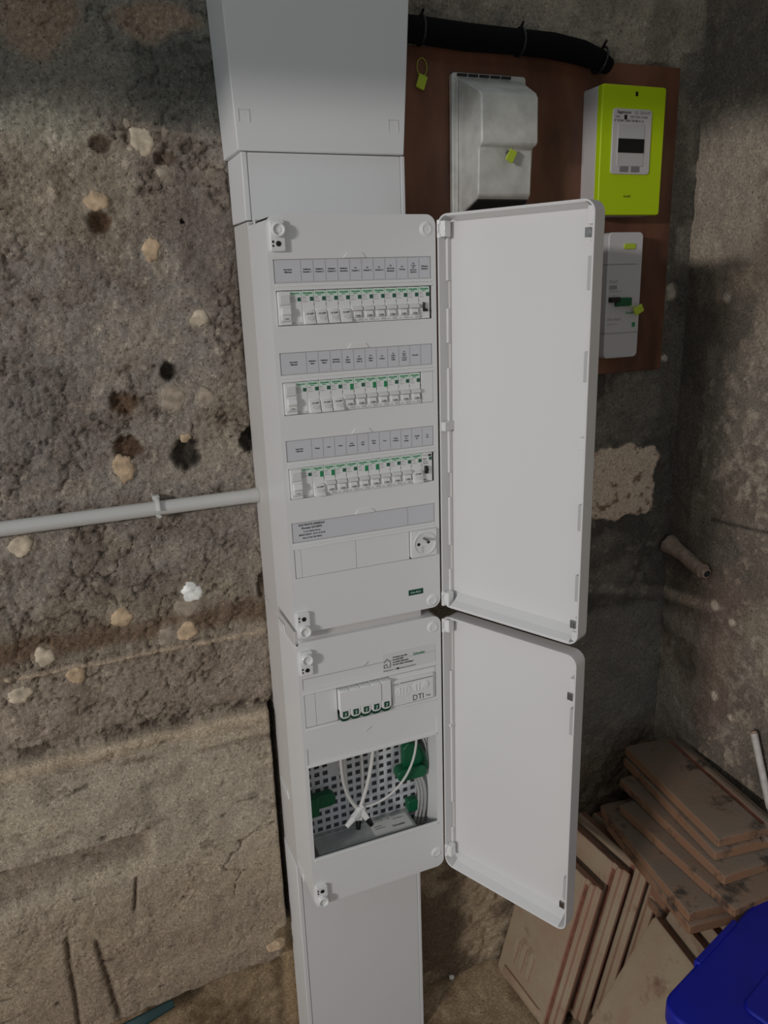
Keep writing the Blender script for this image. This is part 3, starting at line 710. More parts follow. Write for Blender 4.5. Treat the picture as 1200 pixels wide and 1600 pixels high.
MB().box(.003, .232, .093, .1005, -1.005, -.77).build('plate_backing', mat('backing_dark', (.22, .22, .23), .7), lbx)
for a, b, c, d in ((-.001, .2326, -.6205, -.6190), (-.001, .2326, -.6860, -.6845), (-.001, .2326, -.7550, -.7515), (-.001, .2326, -.9410, -.9370)):
    MB().box(a, b, -.0018, .0004, c, d).build('lip', WHITE, lbx, .0005)
MB().box(-.001, .2326, -.0005, .0003, -.5935, -.5930).build('groove_line', GREYINK, lbx)
for z in (-.5915, -.7125):
    MB().prism_y([(.1000, z), (.1085, z + .0055), (.1115, z + .0055), (.1030, z)], -.0014, .0003).build('pull_tab', HOUSE, lbx)
st = MB().box(.1360, .2325, -.0004, .0004, -.6135, -.5790).build('info_sticker', mat('sticker_grey', (.74, .74, .74), .4), lbx)
t = MB()
for j, s in enumerate(("Comment raccorder", "vos prises RJ45", "et profiter pleinement", "de votre réseau domestique ?")): t.text(s, .1540, -.5900 - j * .0045, .0043, -.0006, 'LEFT', sx=.74, bold=.035)
t.text("Rendez-vous sur   www.tutoreseau-communication.fr", .1375, -.6115, .0030, -.0006, 'LEFT', sx=.90, bold=.02)
t.prism_y([(.1600, -.6105), (.1630, -.6085), (.1655, -.6105), (.1630, -.6125)], -.0008, -.0004)
for a, b in (((.1385, -.5955), (.1440, -.5895)), ((.1440, -.5895), (.1500, -.5955)), ((.1500, -.5955), (.1500, -.6050)), ((.1500, -.6050), (.1385, -.6050)), ((.1385, -.6050), (.1385, -.6000)), ((.1385, -.6000), (.1430, -.5990)), ((.1430, -.5990), (.1445, -.6030))):
    t.tube([(a[0], -.0006, a[1]), (b[0], -.0006, b[1])], .00045, 6)
t.build('printed_text', INK, st)
MB().text("Schneider", .1915, -.5925, .0064, -.0006, 'LEFT', sx=.85, bold=.03).build('brand_print', GREENINK, st)
hinge_cover(lbx, -.5490); hinge_cover(lbx, -1.0015)
lock(lbx, -.5560, -.5752); lock(lbx, -1.0185, -1.0000)
for z, y0, y1 in ((-.526, .060, .108), (-.889, .13, .188), (-1.018, .06, .10)):
    MB().prism_x([(y1, z), (y0, z - .012), (y0 + .006, z + .002)], X0 - .0018, X0 + .0005).build('side_lug', WHITE, lbx)
door(lbx, -.5305, -1.0330, [(-.565, -.640), (-.905, -.96)], [-.6005, -.985],
     [(.2395, .2474, -.568, -.590, .001), (.2405, .2472, -.62, -.665, .004), (.2405, .2472, -.93, -.97, .004), (.0036, .009, -.742, -.748, .012)], [-.5490, -1.0015])
settle(lbx)

# ------------------------------------------------------------------ modules on the rails
MW = 0.0179
def prints(t, logo_tall, rating, kind):
    MB().box(.0005, MW - .0005, .00075, .0012, -.0072, -.0006).build('print_band', PALEG, t)
    MB().text("Schneider", MW / 2, -.0045, .0040, .0005, sx=.86, bold=.03).text("Electric", MW / 2 - .001, -.0066, .0019, .0005, sx=.9, bold=.04).build('brand_print', GREENINK, t)
    g = MB().text("Resi9", .0010, -.0096, .0023, .0006, 'LEFT', bold=.01).text("XE  " + rating, .0010, -.0122, .0018, .0006, 'LEFT').text("R9PFC6" + rating[-2:], .0010, -.0152, .0017, .0006, 'LEFT', bold=.01)
    g.box(MW - .0009, MW - .0005, .0004, .0008, -.0205, -.0170)
    g.build('rating_print', GREYINK, t)
    h = .0085 if logo_tall else .0054
    MB().box(MW - .0060, MW - .0010, .0004, .0012, -.0085 - h, -.0085).build('logo_square', GREENINK if logo_tall else mat_logo, t)
mat_logo = mat('logo_green', (.02, .12, .07), .5)
def body(t, prof): MB().prism_x(prof, .00028, MW - .00028).build('body', MODW, t, .0004, 1)
def make_on(label, tall=False, rating='C16'):
    t = thing('circuit_breaker', label, 'circuit breaker', (0, 0, 0), 'slim breakers in the three rows')
    body(t, [(.058, 0), (.001, 0), (.001, -.0238), (.0002, -.0395), (-.0016, -.0402), (-.0016, -.0458), (.058, -.0458)])
    MB().prism_x([(.002, -.0238), (-.0042, -.0246), (-.0046, -.0296), (-.001, -.0304), (.002, -.0304)], .0010, MW - .0012).build('label_clip', MODG, t, .0004, 1)
    g = MB().prism_x([(.002, -.0306), (-.0026, -.0308), (-.0040, -.0392), (.002, -.0395)], .0038, MW - .0028).build('toggle', MODW, t, .0004, 1)
    MB().text("I ON", MW / 2 + .0004, -.0385, .0036, -.0043, bold=.03).build('toggle_print', INK, g)
    MB().text(rating, .0012, -.0442, .0030, -.0019, 'LEFT').box(.0100, .0164, -.0019, -.0014, -.0438, -.0432).box(.0106, .0160, -.0019, -.0014, -.0424, -.0418).build('size_print', GREYINK, t)
    prints(t, tall, rating, 'on'); return t
def make_off(label, tall=False, rating='C20'):
    t = thing('circuit_breaker', label, 'circuit breaker', (0, 0, 0), 'slim breakers in the three rows')
    body(t, [(.058, 0), (.001, 0), (.001, -.0268), (-.0016, -.0282), (-.0016, -.0458), (.058, -.0458)])
    g = MB().prism_x([(.0, -.0272), (-.0030, -.0282), (-.0050, -.0400), (-.0076, -.0420), (-.0076, -.0450), (.0, -.0452)], .0008, MW - .0010).build('toggle', MODW, t, .0005, 1)
    MB().text("O OFF", MW / 2 + .0006, -.0325, .0036, -.0047, bold=.03).build('toggle_print', INK, g)
    MB().box(.0042, MW - .0036, -.0056, -.0044, -.0393, -.0345).build('toggle_grip', MODG, g, .0004, 1)
    prints(t, tall, rating, 'off'); return t
def make_rcd(label):
    t = thing('residual_current_switch', label, 'safety switch', (0, 0, 0), 'wide safety switches at the left ends of the rows')
    w = MW * 2
    MB().prism_x([(.058, 0), (.001, 0), (.001, -.0458), (.058, -.0458)], .00015, w - .00015).build('body', MODW, t, .0004, 1)
    MB().box(.0010, .0186, -.0045, .002, -.0452, -.0012).build('switch_housing', MODW, t, .0008, 2)
    MB().box(.0036, .0172, -.0052, -.0042, -.0172, -.0052).build('test_button', MODG, t, .0004, 1)
    g = MB().prism_x([(-.004, -.0215), (-.0075, -.0225), (-.0100, -.0300), (-.0066, -.0330), (-.0060, -.0390), (-.004, -.0395)], .0042, .0172).build('toggle', MODW, t, .0006, 2)
    MB().text("I ON", .0108, -.0378, .0030, -.0066, bold=.012).build('toggle_print', INK, g)
    MB().box(.0040, .0172, -.0049, -.0043, -.0188, -.0182).box(.0040, .0172, -.0049, -.0043, -.0408, -.0402).build('shadow_joint', GREYINK, t)
    MB().box(.0187, w - .0003, .00075, .0012, -.0068, -.0006).build('print_band', PALEG, t)
    MB().text("Schneider", .0270, -.0043, .0034, .0005, sx=.92, bold=.012).build('brand_print', GREENINK, t)
    MB().text("Resi9", .0195, -.0096, .0025, .0006, 'LEFT', bold=.01).text("40A 30mA", .0195, -.0122, .0020, .0006, 'LEFT').text("R9PRC240", .0195, -.0148, .0019, .0006, 'LEFT').text("6000", .0195, -.0440, .0026, .0006, 'LEFT').text("IEC 1008", .0265, -.0440, .0022, .0006, 'LEFT').build('rating_print', GREYINK, t)
    MB().box(w - .0062, w - .0016, .0004, .0012, -.0140, -.0090).build('logo_square', mat_logo, t)
    return t

protoON, protoONT = make_on('x'), make_on('x', True)
protoOFF, protoOFFT = make_off('x'), make_off('x', True)
protoR = make_rcd('x')
used = set()
def place(proto, x, z, label):
    if proto.name not in used: used.add(proto.name); proto.location = (x, 0, z); proto['label'] = label; return proto
    return dup(proto, (x, 0, z), label)
ROWN = ['top', 'middle', 'bottom']
KINDS = ['RFFFFNNNNNNT', 'RFFFNnNnnNNN', 'RGnnNNnnNNNFS'.replace('nnNNnn', 'nNNnn')]   # F off, N on, n on with tall logo, G off tall
KINDS = ['RFFFFNNNNNNT', 'RFFFnNnnNNN', 'RGnNNnnNNNFS']
ORD = ['first', 'second', 'third', 'fourth', 'fifth', 'sixth', 'seventh', 'eighth', 'ninth', 'tenth', 'eleventh']
CIRC = [[l.replace('\n', ' ') for l in r] for r in ROWS]
for k, row in enumerate(KINDS):
    z = -k * PITCH - .0009
    for i, c in enumerate(row):
        x = .0003 if c == 'R' else .0003 + MW * (i + 1)
        rn = ROWN[k]
        if c == 'R': place(protoR, x, z, f'double-width white safety switch at the left end of the {rn} breaker row')
        elif c in 'FG': place(protoOFF if c == 'F' else protoOFFT, x, z, f'white breaker switched off, {ORD[i-1]} slim module from left in {rn} row')
        elif c in 'Nn': place(protoON if c == 'N' else protoONT, x, z, f'white breaker switched on, {ORD[i-1]} slim module from left in {rn} row')
        elif c == 'T':
            t = thing('impulse_relay', 'white relay with a small black lever at right end of top row', 'relay', (x, 0, z))
            body(t, [(.058, 0), (.001, 0), (.001, -.0458), (.058, -.0458)])
            MB().box(.0060, .0082, -.0040, .002, -.0345, -.0225).box(.0060, .0125, -.0042, .002, -.0355, -.0318).build('lever', BLACK, t, .0004, 1)
            MB().box(.0050, .0125, .0003, .0012, -.0355, -.0225).build('lever_window', MODG, t)
            MB().text("16A", .0015, -.0435, .0026, .0006, 'LEFT').build('size_print', GREYINK, t); prints(t, False, 'TL16', 't')
        elif c == 'S':
            t = thing('contactor', 'white contactor with black selector switch at right end of bottom row', 'contactor', (x, 0, z))
            body(t, [(.058, 0), (.001, 0), (.001, -.0458), (.058, -.0458)])
            MB().box(.0040, .0088, -.0040, .002, -.0325, -.0205).box(.0088, .0100, -.0034, .002, -.0285, -.0245).build('selector', BLACK, t, .0004, 1)
            MB().text("Resi9", .0014, -.0105, .0028, .0005, 'LEFT', bold=.02).text("CT 20A", .0014, -.0140, .0022, .0005, 'LEFT', bold=.02).text("R9PCTH20", .0014, -.0172, .0020, .0005, 'LEFT', bold=.02).build('printed_text', INK, t)
            MB().text("250V", .0014, -.0440, .0026, .0005, 'LEFT', bold=.02).build('size_print', INK, t)
            MB().box(.0110, .0158, .0002, .0012, -.0054, -.0026).build('logo_mark', BLACK, t)
            MB().text("Schneider", .0010, -.0043, .0022, .0005, 'LEFT', bold=.01).build('brand_print', GREYINK, t)
            MB().box(MW - .0056, MW - .0012, .0004, .0012, -.0118, -.0068).build('logo_square', mat_logo, t)

# socket in the lower row
sk = thing('power_socket', 'square white power socket at the right end of the lowest panel row', 'socket', (.1912, 0, -.3752))
s_ = .0448
o = MB().prism_y(rrect(.0, s_, -s_, 0, .0015), -.0045, .055).build('body', MODW, sk, .0006)
# round well: ring face on a deeper dish
cx, cz = s_ / 2 + .001, -s_ / 2
MB().lathe_y(cx, cz, [(.0195, -.0046), (.0195, -.0062), (.0183, -.0064), (.0176, -.0050), (.0165, -.0047), (.001, -.0047)], 32).build('socket_well', WHITE, sk, smooth=True, ang=30)
for a in (-1, 1): MB().cyl((cx + a * .0085 - .002, -.0044, cz + .0005 + a * .001), (cx + a * .0085 - .002, -.0052, cz + .0005 + a * .001), .0026, n=14).build('pin_hole', BLACK, sk)
MB().cyl((cx - .001, -.0045, cz + .0085), (cx + .0005, -.016, cz + .0085), .0022, n=12).build('earth_pin', STEEL, sk, smooth=True)
t = MB()
for j in range(4): t.box(cx - .006, cx - .001, -.0051, -.0045, cz - .006 - j * .0028, cz - .0054 - j * .0028)
t.build('printed_marks', GREYINK, sk)

# network sockets
pn = None
for i in range(5):
    lab = ['leftmost', 'second from left', 'middle', 'second from right', 'rightmost'][i]
    lab = f'white network socket with green latch, {lab} of the five in lower panel'
    if pn is None:
        pn = thing('network_socket', lab, 'network socket', (.0556, 0, -.6235), 'white network sockets with green latches')
        w = .0182
        prof = [(.0002, -.0005), (w - .0002, -.0005)] + [(w - .0002 - .0072 + .0072 * math.cos(a), -.0445 - .0072 * math.sin(a)) for a in np.linspace(0, math.pi / 2, 6)] + [(.0074 - .0072 * math.sin(a), -.0445 - .0072 * math.cos(a)) for a in np.linspace(0, math.pi / 2, 6)]
        MB().prism_y(prof, -.0095, .05).build('body', MODW, pn, .0012, 2)
        pg_ = [(p[0], p[1] - .0062 if p[1] < -.04 else p[1] - .036) for p in prof]
        MB().prism_y(pg_, -.0070, .049).build('latch', DKGREEN, pn, .0008, 1)
        g = MB().box(.0044, .0134, -.0102, -.0090, -.0478, -.0380).build('icon', DKGREEN, pn)
        MB().tube([(.0108, -.0104, -.0405), (.0078, -.0104, -.0420), (.0106, -.0104, -.0440), (.0076, -.0104, -.0458)], .0006, 6).build('icon_print', PALEG, g)
    else: dup(pn, (.0556 + .0182 * i, 0, -.6235), lab)
MB_ = MB().box(.0562, .1280, -.0108, -.0096, -.6580, -.6262)
o = MB_.build('label_cover', MODW, None, .0003); tag(o, 'long white snap-on label cover across four of the five network sockets', 'label cover')

# blanking plates of this row
for x0_, x1_, s in ((.0002, .0180, 'narrow'), (.0186, .0545, 'wide')):
    o = MB().box(x0_, x1_, .0006, .0034, -.6805, -.6225).build('blanking_cover', WHITE, None, .0005)
    tag(o, f'{s} plain white blanking cover left of the network sockets', 'blanking cover')
# telephone terminal
dt = thing('terminal_unit', 'white telephone terminal unit marked DTI beside the network sockets', 'terminal unit', (.1475, 0, -.6225))
MB().box(.0, .0845, .0, .05, -.0585, -.0003).build('body', MODW, dt, .0008)
MB().box(.0020, .0790, -.0045, .0002, -.0555, -.0085).build('face', WHITE, dt, .0012)
for a, b, zc in ((.0075, .0360, -.0300), (.0395, .0700, -.0270)):
    MB().prism_y(rrect(a, b, zc - .0085, zc + .0085, .0084, 8), -.0052, -.0043).build('lens', CLEAR, dt, .001, 2)
for xx in (.0145, .0200, .0260, .0440, .0500, .0560): MB().box(xx, xx + .0022, -.0060, -.0050, -.0345, -.0225).build('contact', MODW, dt)
MB().lathe_y(.0625, -.0270, [(.0062, -.005), (.0060, -.0062), (.003, -.0066)], 18).build('screw', CLEAR, dt, smooth=True)
t = MB().text("DTI", .0390, -.0525, .0150, -.0047, 'LEFT', sx=.9).text("Test", .0640, -.0500, .0048, -.0047, 'LEFT', bold=.02).box(.0170, .0775, -.0048, -.0044, -.0152, -.0143)
t.text("Schneider", .0045, -.0160, .0026, -.0047, 'LEFT', bold=.02).build('printed_text', INK, dt)

# ------------------------------------------------------------------ inside the lower box
mb_ = thing('metal_splitter_box', 'long grey metal box with white label at bottom of lower panel', 'splitter', (.118, .06, -1.0))
MB().box(.016, .205, .034, .0835, -1.028, -.9585).build('case', GALV, mb_, .001)
MB().box(.125, .200, .036, .0805, -.9585, -.9578).build('label', mat('white_paper', (.75, .75, .73), .5), mb_)
MB().box(.014, .210, .074, .0845, -.9590, -.9560).build('flange', GALV, mb_, .0006)
lt = MB(); vs, fs = glyphs("Schneider", 'LEFT', .02)
lt.add([(.163 + p[0] * .008 * .8, .046 + p[1] * .008, -.9576) for p in vs], fs)
vs, fs = glyphs("ECO 2  TV + TEL", 'LEFT', .01)
lt.add([(.130 + p[0] * .005, .070 + p[1] * .005, -.9576) for p in vs], fs)
lt.box(.130, .150, .052, .053, -.9578, -.9575).box(.130, .145, .058, .059, -.9578, -.9575).box(.170, .190, .066, .067, -.9578, -.9575)
lt.build('printed_text', INK, mb_); settle(mb_)

def bez(p0, p1, p2, p3, n=14):
    p0, p1, p2, p3 = map(Vector, (p0, p1, p2, p3)); o = []
    for i in range(n + 1):
        t = i / n; o.append(p0 * (1 - t) ** 3 + p1 * 3 * t * (1 - t) ** 2 + p2 * 3 * t * t * (1 - t) + p3 * t ** 3)
    return o
cl = thing('cable_clip', 'dark green cable clip at the left inside lower panel', 'cable clip', (.03, .07, -.87), 'green cable clips')
MB().prism_y(rrect(.002, .060, -.885, -.860, .011), .058, .074).build('clip_body', GREEN, cl, .0015)
MB().box(.002, .026, .048, .060, -.892, -.856).build('clip_jaw', GREEN, cl, .002)
MB().tube(bez((.006, .060, -.860), (.004, .058, -.845), (.003, .058, -.83), (.002, .06, -.815)), .0022, 8).build('strap', DKGREEN, cl); settle(cl)
cr = thing('cable_clip', 'large dark green cable clip at the right inside lower panel', 'cable clip', (.21, .07, -.85), 'green cable clips')
MB().prism_y(rrect(.178, .236, -.872, -.848, .010), .050, .074).build('clip_body', GREEN, cr, .0015)
MB().prism_y([(.194, -.850), (.236, -.850), (.236, -.825), (.226, -.812), (.205, -.800), (.194, -.812)], .060, .076).build('clip_jaw', GREEN, cr, .002)
MB().tube(bez((.210, .056, -.795), (.224, .05, -.80), (.236, .05, -.83), (.236, .052, -.858)), .0028, 8).build('strap', DKGREEN, cr); settle(cr)
ck = thing('cable_clip', 'small dark green cable clip low at the right inside lower panel', 'cable clip', (.2, .07, -.94), 'green cable clips')
MB().prism_y(rrect(.200, .222, -.950, -.925, .006), .060, .076).build('clip_body', GREEN, ck, .0015); settle(ck)

cords = [
 ('left white network cord hanging from the top of lower panel to plug', [(.0675, .040, -.765), (.066, .040, -.82), (.072, .048, -.862), (.096, .050, -.898)], .0032),
 ('white network cord hanging straight beside the left cord in lower panel', [(.0780, .055, -.765), (.077, .055, -.82), (.078, .058, -.86), (.090, .058, -.892)], .0028),
 ('middle white network cord slanting down to the tangle of plugs', [(.1310, .045, -.765), (.130, .045, -.80), (.118, .048, -.86), (.103, .050, -.896)], .0034),
 ('thin grey network cord behind the middle cord in lower panel', [(.1130, .062, -.765), (.113, .062, -.80), (.118, .064, -.83), (.112, .062, -.885)], .0024),
 ('long thin white cord looping from the right clip to the plugs', [(.2120, .040, -.765), (.212, .035, -.86), (.150, .045, -.905), (.104, .048, -.8975)], .0022)]
for lab, p, r in cords:
    c = thing('patch_cable', lab, 'cable', Vector(p[3]), 'cords in the lower panel')
    MB().tube(bez(*p, n=18), r, 8).build('cable', CABLE if 'grey' not in lab else GCABLE, c, smooth=True)
    settle(c)
plugs = [((.100, .046, -.902), (-.020, -.006, -.012), 'clear network plug pointing left in the lower panel'), ((.100, .050, -.905), (-.004, -.004, -.022), 'clear network plug with black boot pointing down in lower panel'), ((.104, .046, -.905), (.010, -.004, -.020), 'clear network plug with black boot pointing right in lower panel')]
for i, (p, d, lab) in enumerate(plugs):
    c = thing('network_plug', lab, 'plug', p, 'plugs in the lower panel')
    p, d = Vector(p), Vector(d)
    MB().tube([p - d * .4, p + d * .75], .0072, 4).build('plug_body', CLEAR, c, .0008)
    MB().tube([p + d * .7, p + d * 1.5], [.0062, .0046], 8).build('boot', BLACK if i else CLEAR, c, .0006)
    settle(c)
for i in range(3):
    x = .2170 + i * .0055
    c = thing('coaxial_cable', ['left', 'middle', 'right'][i] + ' of three grey cables looping below right green clip', 'cable', (x, .06, -.87), 'grey cables at the right inside lower panel')
    MB().tube(bez((x - .004, .066 - i * .003, -.872), (x + .010, .060 - i * .003, -.895), (x + .010, .060, -.94), (x - .006 + i * .004, .066, -.985)), .0030, 9).build('cable', GCABLE, c, smooth=True); settle(c)

# ------------------------------------------------------------------ trunking
def trunk(name, label, x0_, x1_, yf, z0_, z1_, lips=True):
    t = thing(name, label, 'cable trunking', ((x0_ + x1_) / 2, .2, z0_))
    MB().box(x0_, x1_, yf, .2, z0_, z1_).build('base_profile', TRUNK, t, .0012)
    if lips:
        MB().box(x0_ + .0095, x1_ - .0075, yf - .0016, yf + .0005, z0_ + .0004, z1_ - .0004).build('snap_cover', TRUNK, t, .0006)
        for a, b in ((x0_ + .0002, x0_ + .0080), (x1_ - .0065, x1_ - .0002)): MB().box(a, b, yf - .0026, yf + .0005, z0_, z1_).build('edge_rail', TRUNK, t, .0008)
    settle(t); return t
trunk('cable_trunking', 'white cable trunking between the upper cover and the tall panel', -.0095, .2440, .108, .0995, .1910)
trunk('cable_trunking', 'white cable trunking running from the lower panel down to the floor', -.0090, .2440, .112, -1.545, -1.0345)
uc = thing('trunking_cover', 'wide plain white trunking cover at the top above the panels', 'trunking cover', (.115, .2, .19))
def taper(z): return (-.0150 - (z - .19) * .030, .2400 + (z - .19) * .065)
m = MB(); za, zb = .1915, .62
(xa, xb), (xc, xd) = taper(za), taper(zb)
for yb, ins in ((.0985, 0),): m.add([(xa, yb, za), (xb, yb, za), (xd, yb, zb), (xc, yb, zb), (xa, .2, za), (xb, .2, za), (xd, .2, zb), (xc, .2, zb)], [(0, 1, 2, 3), (4, 7, 6, 5), (0, 4, 5, 1), (1, 5, 6, 2), (2, 6, 7, 3), (3, 7, 4, 0)])
m.build('cover_shell', TRUNK, uc, .0014)
for x, z in ((-.0025, .2360), (.2235, .2315)):                # embossed clip marks
    t = MB(); a = .008
    t.box(x - a, x - a + .0006, .0978, .0988, z - a, z + a).box(x + a - .0006, x + a, .0978, .0988, z - a, z + a).box(x - a, x + a, .0978, .0988, z + a - .0005, z + a)
    t.build('clip_mark', HOUSE, uc)
settle(uc)

# ------------------------------------------------------------------ conduit on the left wall
cd = thing('conduit', 'long grey plastic conduit running along the rough wall into the panel side', 'conduit', (-.4, .19, -.332))
MB().cyl((-1.5, .1835, -.3350), (-.0085, .1835, -.3320), .0118, n=28).build('pipe', GREYP, cd, smooth=True)
MB().cyl((-.0200, .1835, -.3320), (-.0083, .1835, -.3320), .0125, n=28).build('pipe_end', GREYP, cd, smooth=True)
settle(cd)
cc = thing('pipe_clip', 'grey plastic clip holding the conduit to the rough wall', 'pipe clip', (-.174, .2, -.333))
ring = [(.1835 + .0142 * math.cos(a), -.3325 + .0142 * math.sin(a)) for a in np.linspace(-2.4, 3.2, 26)]
MB().tube([(-.174, y, z) for y, z in ring], .0026, 8, flat=2.0).build('band', GREYP, cc, .0003)
MB().box(-.1795, -.1685, .186, .2, -.3200, -.3125).box(-.178, -.170, .196, .204, -.3470, -.3180).build('foot', GREYP, cc, .001); settle(cc)

# ------------------------------------------------------------------ meter board
bd = MB().prism_y([(.2445, -.1790), (.8330, -.1790), (.8330, .3650), (.2535, .3650), (.2445, .1900)], .1805, .1975).build('meter_board', BOARD, None, .0012)
tag(bd, 'brown hardboard backing board carrying the meters right of the trunking', 'board')
ks = MB()
YB = .1805
oc = thing('meter_cover', 'old yellowed white meter cover with stepped front on brown board', 'meter cover', (.43, YB, .21))
MB().prism_y(rrect(.3590, .4980, .1000, .3285, .006), .1690, YB).build('flange', OLDW, oc, .002)
front = [(.3210, .1690, .3680, .4900), (.2900, .1060, .3730, .4790), (.2820, .0990, .3740, .4780), (.2180, .0970, .3740, .4785), (.2120, .0985, .3738, .4775), (.2070, .1065, .3735, .4735), (.1380, .1080, .3735, .4725), (.1330, .1130, .3735, .4730), (.1090, .1690, .3680, .4860)]
m = MB(); n = len(front)
m.add([(f[2], f[1], f[0]) for f in front] + [(f[3], f[1], f[0]) for f in front], [(i, i + 1, i + 1 + n, i + n) for i in range(n - 1)] + [tuple(range(n - 1, -1, -1)), tuple(range(n, 2 * n)), (0, n, 2 * n - 1, n - 1)])
m.build('body', OLDW, oc, .0028, 3)
MB().add([(.377, .1150, .1318), (.470, .1150, .1318), (.480, .1660, .1098), (.372, .1660, .1098), (.377, .1140, .1298), (.470, .1140, .1298), (.480, .1650, .1078), (.372, .1650, .1078)], [(0, 1, 2, 3), (7, 6, 5, 4), (0, 4, 5, 1), (1, 5, 6, 2), (2, 6, 7, 3), (3, 7, 4, 0)]).build('underside_shade', DARK, oc)  # dark slab painting the shade of the hollow underside
for i in range(5): MB().box(.3680 + i * .0205, .3850 + i * .0205, .1655, .1695, .3225, .3262).build('vent_slot', DARK, oc)
MB().box(.3650, .3675, .1640, .1700, .1090, .3200).build('flange_rib', OLDW, oc, .0008)
MB().cyl((.4235, .1040, .2000), (.4235, .0960, .2000), .0024, n=10).build('screw', STEEL, oc); settle(oc)

sm = thing('smart_meter', 'lime green fronted smart meter with dark display on brown board', 'electricity meter', (.69, YB, .21))
MX0, MX1, MZ0, MZ1 = .6225, .7580, .1085, .3170
MB().prism_y(rrect(MX0 + .0005, MX1 - .0005, MZ0 + .0005, MZ1 - .0005, .004), .1400, YB).build('base', METERSIDE, sm, .001)
MB().prism_y(rrect(MX0, MX1, MZ0, MZ1, .005), .1270, .1405).build('front_cover', LIME, sm, .002, 3)
sp = MB().prism_y(rrect(.6445, .7280, .1755, .2800, .006), .1245, .1272).build('screen_frame', METERSIDE, sm, .001)
MB().box(.6560, .7130, .1235, .1250, .1885, .2560).build('screen_bezel', mat('bezel_grey', (.55, .54, .53), .4), sp, .0008)
MB().box(.6570, .7120, .1225, .1240, .2100, .2325).build('display', BLACK, sp)
for a in (.6625, .6865): MB().box(a, a + .0175, .1225, .1250, .1795, .1880).build('button', mat('btn_grey' + str(a)[2:4], (.22, .22, .22), .5), sp, .0006)
t = MB().text("Sagemcom", .6530, .2720, .0068, .1243, 'LEFT', bold=.02).text("C3  CE 0177", .6900, .2720, .0064, .1243, 'LEFT').text("Linky", .6490, .2655, .0050, .1243, 'LEFT').box(.6680, .6740, .1241, .1246, .2630, .2700).text("230V 50Hz 15/60A", .6800, .2655, .0052, .1243, 'LEFT', sx=.95).text("N° 021861 234567 89 000 41 21", .6470, .2590, .0056, .1243, 'LEFT', sx=.85, bold=.01)
t.build('printed_text', INK, sp)
MB().box(.6915, .6965, .1263, .1275, .3005, .3075).build('lock_hole', BLACK, sm)
MB().text("enedis", .6760, .1380, .0062, .1266, 'LEFT', bold=.02).build('brand_print', mat('print_olive', (.12, .18, .01), .5), sm); settle(sm)

bk = thing('branch_breaker', 'tall light grey main breaker with green and black handle under smart meter', 'main breaker', (.69, YB, -.03))
BX0, BX1, BZ0, BZ1 = .6540, .7310, -.1440, .0800
MB().prism_y(rrect(BX0 - .001, BX1 - .002, BZ0 + .003, BZ1 - .001, .004), .1560, YB).build('base', BRK, bk, .001)
MB().prism_y(rrect(BX0, BX1, BZ0, BZ1, .009, 8), .1320, .1570).build('front_cover', BRK, bk, .0022, 3)
for z in (.0240, -.0985): MB().box(BX0 - .0003, BX1 - .012 if z > 0 else BX1 + .0002, .1314, .1570, z, z + .0012).build('joint_line', GREYINK, bk)
MB().box(.6585, .6790, .1220, .1325, -.0420, -.0330).build('black_handle', BLACK, bk, .001)
MB().box(.6725, .7070, .1250, .1325, -.0495, -.0345).build('green_handle', GREEN, bk, .001)
MB().prism_y(rrect(.6870, .7130, .0505, .0605, .004), .1295, .1325).build('seal_slot', SEAL, bk, .0008)
MB().text("Resi9", .6590, -.0080, .0085, .1317, 'LEFT').text("60A", .6600, -.0170, .0060, .1317, 'LEFT').box(.6595, .6760, .1314, .1322, -.0190, -.0120).text("15/45A  500mA S", .6590, -.0240, .0040, .1317, 'LEFT').text("DB90  R9FS645", .6580, -.0750, .0060, .1317, 'LEFT', sx=.8).text("NF C 62-411", .6580, -.0830, .0045, .1317, 'LEFT').build('rating_print', GREYINK, bk)
MB().text("Schneider", .6990, -.0640, .0060, .1317, 'LEFT', sx=.8, bold=.02).build('brand_print', GREENINK, bk)
MB().box(.7150, .7215, .1312, .1322, -.0880, -.0800).build('logo_square', GREENINK, bk); settle(bk)

def seal(label, p, loop, tilt, sz=.0105):
    s = thing('security_seal', label, 'security seal', p, 'yellow-green plastic seals')
    p = Vector(p)
    m = MB().prism_y(rrect(-sz * .72, sz * .72, -sz, sz, .002), -.002, .002).xf(Matrix.Translation(p) @ Matrix.Rotation(tilt, 4, 'Y'))
    m.build('tag', SEAL, s, .0008, 2)
    MB().tube([Vector(q) for q in loop], .0007, 6).build('wire_loop', STEEL if 'cover' in label else SEAL, s, smooth=True); settle(s)
lp = [(.310 + .0085 * math.cos(a), .1775, .3340 + .013 * math.sin(a)) for a in np.linspace(-1.3, 4.4, 18)]
seal('yellow-green seal tag hanging at top left corner of brown board', (.3085, .1770, .3125), lp, .35)
seal('yellow-green seal tag wired to the front of old meter cover', (.4265, .0950, .1945), [(.4235, .0985, .200), (.416, .092, .202), (.421, .094, .2005), (.4285, .094, .206), (.4235, .094, .2), (.4265, .0935, .1985)], .5, .0095)
seal('yellow-green seal tag dangling from the main breaker beside its handle', (.7170, .1180, -.0570), [(.700, .1285, -.0490), (.706, .121, -.0500), (.714, .119, -.0525)], 1.1, .0100)

